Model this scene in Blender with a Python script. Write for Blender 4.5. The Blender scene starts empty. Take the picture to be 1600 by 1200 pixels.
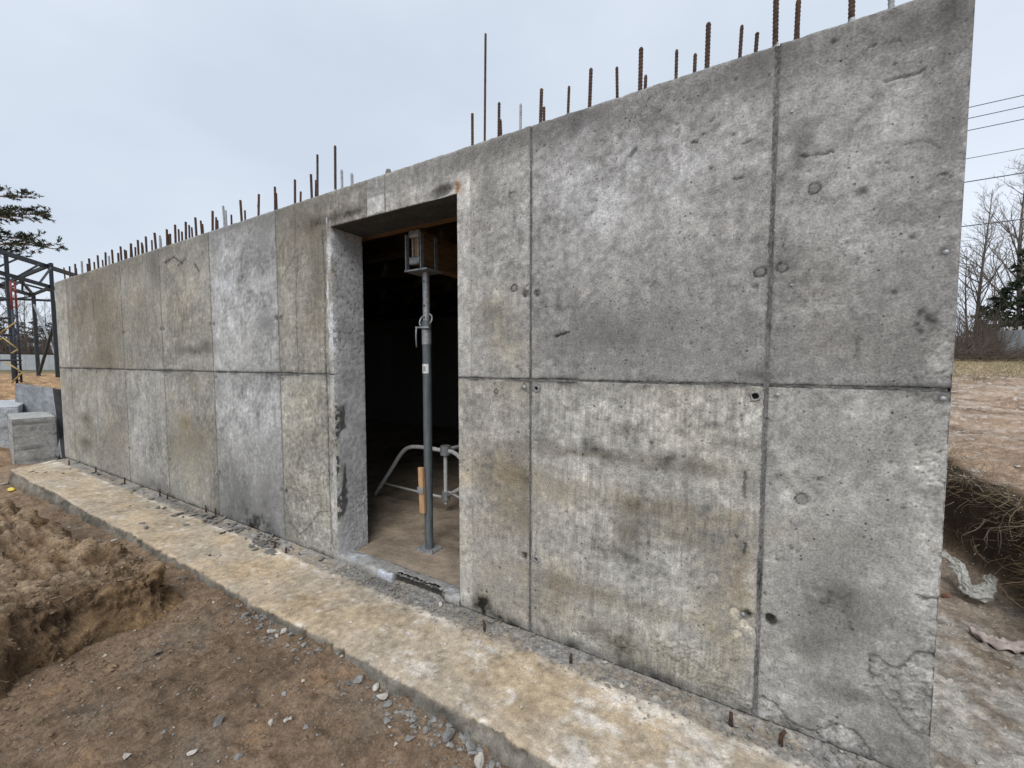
import bpy, math, random
import numpy as np
from mathutils import Vector, Matrix

SC = bpy.context.scene
COL = SC.collection
R = math.radians

# ------------------------------------------------------------------ camera
CAM_H, CAM_D, YAW, PITCH, FPX = 1.3206, 1.682, R(29.8), R(3.14), 625.0
_cy, _sy, _cp, _sp = math.cos(YAW), math.sin(YAW), math.cos(PITCH), math.sin(PITCH)
FW = np.array([-_sy * _cp, _cy * _cp, -_sp]); RT = np.array([_cy, _sy, 0.0]); UP = np.cross(RT, FW)
CPOS = np.array([0.0, -CAM_D, CAM_H])
cam_d = bpy.data.cameras.new("camera")
cam_d.sensor_width = 36.0
cam_d.lens = FPX / 1600.0 * 36.0
cam_d.clip_start = 0.05
cam_d.clip_end = 3000.0
cam = bpy.data.objects.new("camera", cam_d)
COL.objects.link(cam)
cam.matrix_world = Matrix(((RT[0], UP[0], -FW[0], CPOS[0]), (RT[1], UP[1], -FW[1], CPOS[1]),
                           (RT[2], UP[2], -FW[2], CPOS[2]), (0, 0, 0, 1)))
SC.camera = cam

# ------------------------------------------------------------------ sky, sun, exposure
SUN_EL, SUN_AZ = R(50), R(158)           # azimuth clockwise from +y: behind the camera, to its right
world = bpy.data.worlds.new("World")
SC.world = world
world.use_nodes = True
wt = world.node_tree
wt.nodes.clear()
w_out = wt.nodes.new("ShaderNodeOutputWorld")
w_bg = wt.nodes.new("ShaderNodeBackground")
w_bg.inputs["Strength"].default_value = 0.1
w_sky = wt.nodes.new("ShaderNodeTexSky")
w_sky.sky_type = 'NISHITA'
w_sky.sun_disc = False
w_sky.sun_elevation = SUN_EL
w_sky.sun_rotation = SUN_AZ
w_sky.dust_density = 3.0
w_tc = wt.nodes.new("ShaderNodeTexCoord")
w_map = wt.nodes.new("ShaderNodeMapping")
w_map.inputs["Scale"].default_value = (1.0, 1.0, 2.2)
w_n = wt.nodes.new("ShaderNodeTexNoise")
w_n.inputs["Scale"].default_value = 1.0
w_n.inputs["Detail"].default_value = 5.0
w_n.inputs["Roughness"].default_value = 0.5
w_r = wt.nodes.new("ShaderNodeValToRGB")          # overcast cloud deck: two pale greys
w_r.color_ramp.elements[0].position = 0.32
w_r.color_ramp.elements[1].position = 0.68
w_r.color_ramp.elements[0].color = (4.5, 5.05, 5.85, 1)
w_r.color_ramp.elements[1].color = (6.0, 6.5, 7.25, 1)
w_mix = wt.nodes.new("ShaderNodeMixRGB")
w_mix.inputs[0].default_value = 0.93
wt.links.new(w_tc.outputs["Generated"], w_map.inputs["Vector"])
wt.links.new(w_map.outputs[0], w_n.inputs["Vector"])
wt.links.new(w_n.outputs["Fac"], w_r.inputs["Fac"])
wt.links.new(w_sky.outputs[0], w_mix.inputs[1])
wt.links.new(w_r.outputs[0], w_mix.inputs[2])
wt.links.new(w_mix.outputs[0], w_bg.inputs["Color"])
wt.links.new(w_bg.outputs[0], w_out.inputs["Surface"])

sun_d = bpy.data.lights.new("sun", 'SUN')
sun_d.energy = 1.5
sun_d.angle = R(35)
sun_d.color = (1.0, 0.95, 0.89)
sun = bpy.data.objects.new("sun", sun_d)
COL.objects.link(sun)
_sd = Vector((math.sin(SUN_AZ) * math.cos(SUN_EL), math.cos(SUN_AZ) * math.cos(SUN_EL), math.sin(SUN_EL)))
sun.rotation_euler = (-_sd).to_track_quat('-Z', 'Y').to_euler()
sun.location = (0, -10, 20)

SC.view_settings.view_transform = 'Standard'
SC.view_settings.look = 'None'
SC.view_settings.gamma = 1.0
SC.view_settings.use_curve_mapping = False
SC.view_settings.exposure = 0.55
SC.render.engine = 'CYCLES'
SC.cycles.max_bounces = 6
SC.cycles.diffuse_bounces = 4
SC.cycles.use_denoising = True

# ------------------------------------------------------------------ measuring helpers (photo pixel -> point of a known plane)
def ray(px, py):
    return FW + RT * (px - 800) / FPX + UP * (600 - py) / FPX
def WP(px, py, y=0.0):                       # -> (x, z) on the vertical plane at depth y
    d = ray(px, py); t = (y - CPOS[1]) / d[1]; P = CPOS + d * t
    return P[0], P[2]
def GP(px, py, z=0.0):                       # -> (x, y) on the level plane at height z
    d = ray(px, py); t = (z - CPOS[2]) / d[2]; P = CPOS + d * t
    return P[0], P[1]
def DP(px, py, dist):                        # -> point at a distance
    return CPOS + ray(px, py) * dist

# ------------------------------------------------------------------ noise (numpy)
_ang = np.random.RandomState(7).rand(256) * 2 * np.pi
_GX, _GY = np.cos(_ang), np.sin(_ang)
def _hash(ix, iy, s):
    h = (ix * 374761393 + iy * 668265263 + s * 974711) & 0xffffffff
    h = ((h ^ (h >> 13)) * 1274126177) & 0xffffffff
    return h ^ (h >> 16)
def pn(x, y, s=0):
    x = np.asarray(x, float); y = np.asarray(y, float)
    xf = np.floor(x); yf = np.floor(y)
    ix = xf.astype(np.int64); iy = yf.astype(np.int64)
    fx = x - xf; fy = y - yf
    u = fx * fx * fx * (fx * (fx * 6 - 15) + 10); v = fy * fy * fy * (fy * (fy * 6 - 15) + 10)
    def g(dx, dy):
        k = _hash(ix + dx, iy + dy, s) & 255
        return _GX[k] * (fx - dx) + _GY[k] * (fy - dy)
    a = g(0, 0); b = g(1, 0); c = g(0, 1); d = g(1, 1)
    return (a + (b - a) * u + (c - a) * v + (a - b - c + d) * u * v) * 1.5
def fbm(x, y, o=4, s=0, gain=0.5):
    r = 0; a = 1.0
    for k in range(o):
        r = r + a * pn(x, y, s + k * 17); x = x * 2.03 + 3.1; y = y * 2.03 - 1.7; a *= gain
    return r
def worley2(x, y, s=0):                      # nearest cell: distance, id and offset from its centre
    ix = np.floor(x).astype(np.int64); iy = np.floor(y).astype(np.int64)
    f1 = np.full(x.shape, 9.0); cid = np.zeros(x.shape); ox = cid.copy(); oy = cid.copy()
    for dx in (-1, 0, 1):
        for dy in (-1, 0, 1):
            h = _hash(ix + dx, iy + dy, s)
            cx = ix + dx + (h & 1023) / 1023.0; cy = iy + dy + ((h >> 10) & 1023) / 1023.0
            d = np.hypot(x - cx, y - cy); n_ = d < f1
            cid = np.where(n_, ((h >> 20) & 255) / 255.0, cid); ox = np.where(n_, x - cx, ox); oy = np.where(n_, y - cy, oy); f1 = np.where(n_, d, f1)
    return f1, cid, ox, oy
def worley(x, y, s=0):
    x = np.asarray(x, float); y = np.asarray(y, float)
    ix = np.floor(x).astype(np.int64); iy = np.floor(y).astype(np.int64)
    f1 = np.full(x.shape, 9.0); f2 = f1.copy(); cid = np.zeros(x.shape)
    for dx in (-1, 0, 1):
        for dy in (-1, 0, 1):
            h = _hash(ix + dx, iy + dy, s)
            cx = ix + dx + (h & 1023) / 1023.0; cy = iy + dy + ((h >> 10) & 1023) / 1023.0
            d = np.hypot(x - cx, y - cy)
            near = d < f1
            f2 = np.where(near, f1, np.minimum(f2, d)); cid = np.where(near, ((h >> 20) & 255) / 255.0, cid)
            f1 = np.where(near, d, f1)
    return f1, f2, cid
def sst(a, b, x):
    t = np.clip((x - a) / (b - a), 0, 1); return t * t * (3 - 2 * t)
def in_poly(x, y, poly):
    r = np.zeros(x.shape, bool); n = len(poly)
    for i in range(n):
        x1, y1 = poly[i]; x2, y2 = poly[(i + 1) % n]
        c = ((y1 > y) != (y2 > y)) & (x < (x2 - x1) * (y - y1) / (y2 - y1 + 1e-12) + x1)
        r ^= c
    return r
def seg_dist(x, y, pts):
    d = np.full(x.shape, 9.0)
    for (x1, y1), (x2, y2) in zip(pts[:-1], pts[1:]):
        vx, vy = x2 - x1, y2 - y1
        t = np.clip(((x - x1) * vx + (y - y1) * vy) / (vx * vx + vy * vy + 1e-12), 0, 1)
        d = np.minimum(d, np.hypot(x - x1 - t * vx, y - y1 - t * vy))
    return d

# ------------------------------------------------------------------ scene helpers
def tag(o, label=None, cat=None, group=None, kind=None):
    if label: o["label"] = label
    if cat: o["category"] = cat
    if group: o["group"] = group
    if kind: o["kind"] = kind
    return o
def empty(name, loc, label=None, cat=None, group=None):
    o = bpy.data.objects.new(name, None); COL.objects.link(o); o.location = loc; o.empty_display_size = 0.2
    return tag(o, label, cat, group)
def link(name, me, parent=None):
    o = bpy.data.objects.new(name, me); COL.objects.link(o)
    if parent is not None:
        o.parent = parent
        if parent.type == 'EMPTY': o.matrix_parent_inverse = Matrix.Translation(-Vector(parent.location))
    return o
def set_col(me, col):
    a = me.color_attributes.new("Col", 'FLOAT_COLOR', 'POINT')
    n = len(me.vertices)
    c = np.ones((n, 4), np.float32); c[:, :3] = col
    a.data.foreach_set("color", c.ravel())
def fast_mesh(name, V, F, mats, col=None, smooth=True):
    V = np.asarray(V, np.float32).reshape(-1, 3); F = np.asarray(F, np.int32)
    k = F.shape[1]
    me = bpy.data.meshes.new(name)
    me.vertices.add(len(V)); me.vertices.foreach_set("co", V.ravel())
    me.loops.add(F.size); me.loops.foreach_set("vertex_index", F.ravel())
    me.polygons.add(len(F)); me.polygons.foreach_set("loop_start", np.arange(0, F.size, k, dtype=np.int32))
    me.polygons.foreach_set("use_smooth", np.full(len(F), smooth, bool))
    me.update(calc_edges=True)
    for m in (mats if isinstance(mats, (list, tuple)) else [mats]): me.materials.append(m)
    if col is not None: set_col(me, np.asarray(col, np.float32).reshape(-1, 3) if np.ndim(col) > 1 else col)
    return me
def grid(name, P, mat, col, parent=None, mask=None, smooth=True):
    nu, nv = P.shape[:2]
    idx = np.arange(nu * nv).reshape(nu, nv)
    F = np.stack([idx[:-1, :-1], idx[1:, :-1], idx[1:, 1:], idx[:-1, 1:]], -1)
    F = F.reshape(-1, 4) if mask is None else F[mask]
    return link(name, fast_mesh(name, P.reshape(-1, 3), F, mat, col.reshape(-1, 3) if np.ndim(col) > 1 else col, smooth), parent)

class MB:
    def __init__(s): s.V = []; s.F = []
    def add(s, V, F):
        b = len(s.V); s.V += [tuple(v) for v in V]; s.F += [tuple(b + i for i in f) for f in F]; return s
    def box(s, c, size, M=None):
        hx, hy, hz = (k / 2 for k in size)
        V = [Vector((x * hx, y * hy, z * hz)) for x in (-1, 1) for y in (-1, 1) for z in (-1, 1)]
        if M is not None: V = [M @ v for v in V]
        V = [v + Vector(c) for v in V]
        return s.add(V, [(0, 1, 3, 2), (4, 6, 7, 5), (0, 4, 5, 1), (2, 3, 7, 6), (0, 2, 6, 4), (1, 5, 7, 3)])
    def bar(s, a, b, w, h, up=(0, 0, 1)):                    # rectangular member from a to b
        a = Vector(a); b = Vector(b); d = (b - a); L = d.length; d.normalize()
        u = Vector(up); 
        if abs(u.dot(d)) > 0.95: u = Vector((0, 1, 0))
        x = d.cross(u).normalized(); z = x.cross(d).normalized()
        M = Matrix((x, d, z)).transposed()
        return s.box((a + b) / 2, (w, L, h), M)
    def tube(s, pts, rads, n=8, cap=True):
        pts = [Vector(p) for p in pts]
        if not isinstance(rads, (list, tuple)): rads = [rads] * len(pts)
        V = []; F = []
        t0 = (pts[1] - pts[0]).normalized()
        ref = Vector((0, 0, 1)) if abs(t0.z) < 0.9 else Vector((1, 0, 0))
        x = t0.cross(ref).normalized()
        for i, p in enumerate(pts):
            t = (pts[min(i + 1, len(pts) - 1)] - pts[max(i - 1, 0)]).normalized()
            x = (x - t * x.dot(t)).normalized(); y = t.cross(x)
            for k in range(n):
                a = 2 * math.pi * k / n
                V.append(p + (x * math.cos(a) + y * math.sin(a)) * rads[i])
        for i in range(len(pts) - 1):
            for k in range(n):
                F.append((i * n + k, i * n + (k + 1) % n, (i + 1) * n + (k + 1) % n, (i + 1) * n + k))
        if cap:
            F.append(tuple(reversed(range(n)))); F.append(tuple((len(pts) - 1) * n + k for k in range(n)))
        return s.add(V, F)
    def build(s, name, mat, parent=None, col=None, smooth=False, bevel=0.0):
        me = bpy.data.meshes.new(name); me.from_pydata(s.V, [], s.F); me.update()
        me.materials.append(mat)
        if smooth: me.polygons.foreach_set("use_smooth", np.ones(len(me.polygons), bool))
        if col is not None: set_col(me, col)
        o = link(name, me, parent)
        if bevel:
            b = o.modifiers.new("bevel", 'BEVEL'); b.width = bevel; b.segments = 2; b.limit_method = 'ANGLE'
        return o

# ------------------------------------------------------------------ materials
def new_mat(name, rough=0.85, metal=0.0, color=(0.3, 0.3, 0.3)):
    m = bpy.data.materials.new(name); m.use_nodes = True
    nt = m.node_tree; b = nt.nodes["Principled BSDF"]
    b.inputs["Roughness"].default_value = rough; b.inputs["Metallic"].default_value = metal
    b.inputs["Base Color"].default_value = (*color, 1)
    return m, nt, b
def nd(nt, t, **kw):
    n = nt.nodes.new(t)
    for k, v in kw.items():
        if hasattr(n, k) and k not in n.inputs: setattr(n, k, v)
        else: n.inputs[k].default_value = v
    return n
def math_n(nt, op, a, b=None, clamp=False):
    n = nt.nodes.new("ShaderNodeMath"); n.operation = op; n.use_clamp = clamp
    for i, v in enumerate((a, b)):
        if v is None: continue
        if isinstance(v, (int, float)): n.inputs[i].default_value = v
        else: nt.links.new(v, n.inputs[i])
    return n.outputs[0]
def noise_n(nt, pos, scale, detail=4, rough=0.55):
    n = nt.nodes.new("ShaderNodeTexNoise"); n.inputs["Scale"].default_value = scale
    n.inputs["Detail"].default_value = detail; n.inputs["Roughness"].default_value = rough
    nt.links.new(pos, n.inputs["Vector"]); return n.outputs["Fac"]
def mul_col(nt, c, f):
    v = nt.nodes.new("ShaderNodeVectorMath"); v.operation = 'SCALE'
    nt.links.new(c, v.inputs[0]); nt.links.new(f, v.inputs["Scale"]); return v.outputs[0]
def bump_n(nt, b, h, dist, strength=1.0):
    n = nt.nodes.new("ShaderNodeBump"); n.inputs["Distance"].default_value = dist; n.inputs["Strength"].default_value = strength
    nt.links.new(h, n.inputs["Height"]); nt.links.new(n.outputs[0], b.inputs["Normal"])

def concrete_mat(name, pits=1.0, bump=0.004, grain=1.0):
    m, nt, b = new_mat(name, 0.88)
    b.inputs["Specular IOR Level"].default_value = 0.25
    pos = nd(nt, "ShaderNodeNewGeometry").outputs["Position"]
    at = nd(nt, "ShaderNodeAttribute", attribute_name="Col").outputs["Color"]
    n1 = noise_n(nt, pos, 30, 8, 0.72); n2 = noise_n(nt, pos, 130, 5, 0.75)
    f1 = math_n(nt, 'MULTIPLY_ADD', n1, 0.95 * grain); nt.nodes[-1].inputs[2].default_value = 1 - 0.475 * grain
    f2 = math_n(nt, 'MULTIPLY_ADD', n2, 2.3 * grain); nt.nodes[-1].inputs[2].default_value = 1 - 1.15 * grain
    f = math_n(nt, 'MULTIPLY', f1, f2)
    n3 = noise_n(nt, pos, 62, 5, 0.62)                                   # dark flecks and pale laitance flecks with crisp edges
    dkf = math_n(nt, 'MULTIPLY', math_n(nt, 'SUBTRACT', n3, 0.575), 14.0, True)
    ltf = math_n(nt, 'MULTIPLY', math_n(nt, 'SUBTRACT', 0.415, n3), 14.0, True)
    f = math_n(nt, 'MULTIPLY', f, math_n(nt, 'SUBTRACT', 1.0, math_n(nt, 'MULTIPLY', dkf, 0.26 * grain)))
    f = math_n(nt, 'MULTIPLY', f, math_n(nt, 'ADD', 1.0, math_n(nt, 'MULTIPLY', ltf, 0.20 * grain)))
    vo = nd(nt, "ShaderNodeTexVoronoi", Scale=60.0); nt.links.new(pos, vo.inputs["Vector"])
    sep = nd(nt, "ShaderNodeSeparateColor"); nt.links.new(vo.outputs["Color"], sep.inputs[0])
    rad = math_n(nt, 'MULTIPLY', math_n(nt, 'POWER', sep.outputs[0], 4.0), 0.27)
    msk = math_n(nt, 'SUBTRACT', noise_n(nt, pos, 3.1, 2), 0.36)
    rad = math_n(nt, 'MULTIPLY', rad, math_n(nt, 'MULTIPLY', msk, 5.0 * pits, True))
    pit = math_n(nt, 'MULTIPLY', math_n(nt, 'SUBTRACT', rad, vo.outputs["Distance"]), 30.0, True)
    f = math_n(nt, 'MULTIPLY', f, math_n(nt, 'SUBTRACT', 1.0, math_n(nt, 'MULTIPLY', pit, 0.62)))
    nt.links.new(mul_col(nt, at, f), b.inputs["Base Color"])
    h = math_n(nt, 'ADD', math_n(nt, 'MULTIPLY', n1, 0.15), math_n(nt, 'MULTIPLY', n2, 0.45))
    h = math_n(nt, 'SUBTRACT', h, math_n(nt, 'MULTIPLY', pit, 1.0))
    bump_n(nt, b, h, bump)
    return m
def soil_mat(name, bump=0.018, s=1.0):
    m, nt, b = new_mat(name, 0.95)
    b.inputs["Specular IOR Level"].default_value = 0.15
    pos = nd(nt, "ShaderNodeNewGeometry").outputs["Position"]
    at = nd(nt, "ShaderNodeAttribute", attribute_name="Col").outputs["Color"]
    n1 = noise_n(nt, pos, 22 * s, 8, 0.75); n2 = noise_n(nt, pos, 85 * s, 6, 0.8)
    f1 = math_n(nt, 'MULTIPLY_ADD', n1, 1.6); nt.nodes[-1].inputs[2].default_value = 0.2
    f2 = math_n(nt, 'MULTIPLY_ADD', n2, 2.6); nt.nodes[-1].inputs[2].default_value = -0.3
    nt.links.new(mul_col(nt, at, math_n(nt, 'MULTIPLY', f1, f2)), b.inputs["Base Color"])
    bump_n(nt, b, math_n(nt, 'ADD', math_n(nt, 'MULTIPLY', n1, 0.6), math_n(nt, 'MULTIPLY', n2, 0.75)), bump)
    return m
def mottled(name, c1, c2, scale=20, rough=0.7, metal=0.0, bump=0.0, detail=5, stretch=None):
    m, nt, b = new_mat(name, rough, metal)
    pos = nd(nt, "ShaderNodeNewGeometry").outputs["Position"]
    if stretch:
        mp = nd(nt, "ShaderNodeMapping", Scale=stretch); nt.links.new(pos, mp.inputs["Vector"]); pos = mp.outputs[0]
    n = noise_n(nt, pos, scale, detail, 0.65)
    r = nd(nt, "ShaderNodeValToRGB"); r.color_ramp.elements[0].position = 0.33; r.color_ramp.elements[1].position = 0.67
    r.color_ramp.elements[0].color = (*c1, 1); r.color_ramp.elements[1].color = (*c2, 1)
    nt.links.new(n, r.inputs["Fac"]); nt.links.new(r.outputs[0], b.inputs["Base Color"])
    if bump: bump_n(nt, b, n, bump)
    return m

M_CONC = concrete_mat("cast_concrete")
M_REVEAL = concrete_mat("smooth_reveal_concrete", 0.4, 0.002, 0.5)
M_SLABSHADE = mottled("shaded_slab_rim", (0.012, 0.012, 0.014), (0.03, 0.03, 0.032), 6, 0.9)  # near-black colour stands for the shaded underside of the leaning slab
M_FOOT = concrete_mat("dusty_footing_concrete", 0.5, 0.004, 0.72)
M_SOIL = soil_mat("soil")
M_RUST = mottled("rusty_rebar", (0.028, 0.017, 0.012), (0.115, 0.062, 0.038), 60, 0.9, 0.1)
M_REBARG = mottled("cement_coated_rebar", (0.22, 0.23, 0.24), (0.42, 0.43, 0.44), 60, 0.85)
M_GALV = mottled("galvanised_steel", (0.20, 0.215, 0.23), (0.42, 0.44, 0.45), 45, 0.5, 0.35)
M_PROP = mottled("blue_grey_tube_paint", (0.075, 0.094, 0.105), (0.15, 0.172, 0.182), 35, 0.5, 0.2, stretch=(1, 1, 0.25))
M_WOOD = mottled("sawn_pine", (0.36, 0.20, 0.095), (0.56, 0.36, 0.20), 14, 0.8, 0, 0.0015, stretch=(6, 6, 0.6))
M_BEAM = mottled("aged_beam_timber", (0.14, 0.075, 0.033), (0.27, 0.15, 0.07), 14, 0.8, 0, 0.001, stretch=(0.6, 6, 6))
M_BEAMY = mottled("beam_web_timber", (0.26, 0.14, 0.06), (0.42, 0.25, 0.12), 14, 0.8, 0, 0.001, stretch=(6, 0.6, 6))
M_PLY = mottled("dark_film_plywood", (0.045, 0.04, 0.037), (0.10, 0.085, 0.07), 6, 0.6)
M_STONE = mottled("grey_broken_stone", (0.12, 0.12, 0.115), (0.29, 0.285, 0.27), 30, 0.9, 0, 0.004)
M_STONEW = mottled("pale_broken_stone", (0.30, 0.28, 0.25), (0.55, 0.52, 0.47), 35, 0.9, 0, 0.004)
M_CHIP = mottled("dark_mortar_chip", (0.09, 0.09, 0.085), (0.2, 0.195, 0.18), 40, 0.9, 0, 0.003)
M_FRAME = mottled("slate_blue_steel_paint", (0.012, 0.018, 0.023), (0.025, 0.034, 0.042), 4, 0.6)
M_SCAFB = mottled("navy_scaffold_paint", (0.012, 0.018, 0.034), (0.025, 0.032, 0.05), 8, 0.6)
M_RED = mottled("red_scaffold_paint", (0.15, 0.018, 0.016), (0.24, 0.04, 0.035), 8, 0.6)
M_YEL = mottled("ochre_brace_paint", (0.28, 0.19, 0.06), (0.42, 0.31, 0.13), 8, 0.6)
M_BARK = mottled("grey_brown_bark", (0.075, 0.062, 0.052), (0.16, 0.14, 0.125), 12, 0.95)
M_TWIG = mottled("bare_twigs", (0.17, 0.145, 0.128), (0.27, 0.24, 0.22), 3, 0.95)
M_BRUSH = mottled("brown_brushwood", (0.055, 0.04, 0.03), (0.13, 0.10, 0.082), 3, 0.95)
M_PINEBARK = mottled("orange_pine_bark", (0.10, 0.055, 0.03), (0.22, 0.12, 0.065), 9, 0.95)
M_NEEDLE = mottled("conifer_needles", (0.020, 0.030, 0.015), (0.055, 0.07, 0.036), 2.5, 0.9)
M_GALVW = mottled("lit_galvanised_tube", (0.42, 0.43, 0.44), (0.66, 0.67, 0.67), 40, 0.55, 0.0)  # lighter galvanised steel: light on the tripod put into the colour
M_BEAMD = mottled("shaded_beam_timber", (0.035, 0.022, 0.014), (0.075, 0.05, 0.03), 14, 0.8, 0, 0.001, stretch=(0.6, 6, 6))  # darker copy of the beam timber: shade of the room put into the colour
M_STRAW = mottled("dry_grass_blades", (0.13, 0.10, 0.05), (0.30, 0.245, 0.14), 9, 0.95)
M_ROOT = mottled("roots", (0.10, 0.072, 0.045), (0.26, 0.20, 0.14), 12, 0.95)
M_WIRE = mottled("weathered_cable", (0.05, 0.05, 0.055), (0.07, 0.07, 0.075), 1, 0.7)
M_FENCE = mottled("grey_fence_sheet", (0.34, 0.37, 0.39), (0.45, 0.47, 0.48), 1.2, 0.7)
M_BRICK = mottled("brown_brick", (0.12, 0.065, 0.045), (0.2, 0.11, 0.08), 30, 0.9, 0, 0.002)
M_YELLOW = mottled("yellow_foil", (0.6, 0.43, 0.03), (0.75, 0.6, 0.12), 12, 0.5)
M_PINK = mottled("faded_pink_cloth", (0.26, 0.21, 0.19), (0.47, 0.41, 0.38), 25, 0.9, 0, 0.004)
M_BLACK = new_mat("black_print", 0.7, 0, (0.03, 0.03, 0.03))[0]
M_LABEL = mottled("worn_paper_label", (0.6, 0.62, 0.63), (0.8, 0.8, 0.8), 60, 0.7)
M_BAG, _nt, _b = new_mat("cloudy_polythene", 0.35, 0, (0.55, 0.55, 0.51))
_b.inputs["Transmission Weight"].default_value = 0.15
_b.inputs["Alpha"].default_value = 0.72

# ================================================================== ground: one sheet to the horizon
X_L, X_R = -8.12, 0.546          # ends of the long wall
def axis(parts):
    a = []
    for lo, hi, s0, s1 in parts:                       # graded spacing from s0 to s1
        x = lo
        while x < hi - 1e-6:
            a.append(x); t = (x - lo) / (hi - lo); x += s0 * (s1 / s0) ** t
    a.append(parts[-1][1]); return np.array(a)
gx = axis([(-900, -30, 120, 1.5), (-30, -9, 1.0, 0.05), (-9, -3.2, 0.045, 0.012), (-3.2, 0.1, 0.012, 0.012),
           (0.1, 0.5, 0.03, 0.011), (0.5, 2.4, 0.011, 0.013), (2.4, 12, 0.015, 0.16), (12, 60, 0.17, 2.5), (60, 900, 3, 120)])
gy = axis([(-900, -20, 120, 2), (-20, -2.2, 1.6, 0.06), (-2.2, -1.5, 0.05, 0.012), (-1.5, -0.46, 0.011, 0.011), (-0.46, -0.1, 0.05, 0.014),
           (-0.1, 3.0, 0.014, 0.014), (3.0, 14, 0.015, 0.14), (14, 60, 0.15, 2.5), (60, 900, 3, 120)])
def bank_x(y): return 1.42 + 0.10 * pn(y * 0.9, 3.3, 4) + 0.05 * pn(y * 3.1, 1.3, 5) - 0.05 * np.clip(y - 2, 0, 3)
def ground_z(x, y, fine=True):
    prof = np.interp(x, [-9.2, -7.7, -5.5, -3, -1.8, -1.0, -0.4, 0.6], [-0.18, -0.165, -0.10, -0.045, -0.035, -0.070, -0.085, -0.06])
    left = prof + (-0.035) * sst(-0.55, -0.95, y)
    dist = np.hypot(x - 0, y + 1.68)
    # right-hand pit, bank, field
    pit = -0.07 - 0.04 * sst(0.4, 1.6, y)
    b = bank_x(y)
    top = 0.40 + 0.055 * np.clip(x * 0.497 * -1 + (y + 1.68) * 0.868 - 3.0, -0.6, 40)
    rgt = pit + (top - pit) * sst(b, b + 0.15 + 0.06 * pn(y * 2.1, 0.4, 9), x)
    w = sst(-0.2, 0.5, x)
    z = left * (1 - w) + rgt * w
    # sandy rise behind the far end of the building
    rise = 0.86 * sst(-9.6, -12.6, x + 0.25 * y) 
    far_l = np.where(x < -9, rise, 0)
    z = z + far_l
    back = sst(4.5, 8.0, y) * sst(0.5, -2, x)            # behind the building: level with the field
    z = z * (1 - back) + 0.62 * back
    far = sst(35, 80, dist)
    z = z * (1 - far) + np.where(x > 0, 1.7, 0.75) * far
    if fine:
        amp = 1 + 2.0 * sst(3, 12, dist)
        near = sst(60, 25, dist)
        z = z + near * (amp * 0.018 * fbm(x * 1.7, y * 1.7, 4, 21) + 0.013 * fbm(x * 9, y * 9, 3, 31, 0.6) + 0.008 * fbm(x * 34, y * 34, 2, 41))
        ch = worley(x * 16 + pn(x * 20, y * 20, 3), y * 16, 8)
        clod = sst(0.45, 0.1, ch[0]) * (ch[2] > 0.72) * sst(0.0, 0.35, pn(x * 1.3, y * 1.3, 77) + 0.12)
        z = z + 0.014 * clod * near
        rr = sst(b + 0.05, b + 0.5, x)                  # lumpy field
        z = z + near * rr * w * 0.05 * fbm(x * 0.9, y * 2.2, 4, 51, 0.6)
        z = z + near * (rise > 0.02) * 0.07 * fbm(x * 1.1, y * 1.6, 4, 61, 0.6)
    return z
GXX, GYY = np.meshgrid(gx, gy, indexing='ij')
GZ = ground_z(GXX, GYY)
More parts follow.
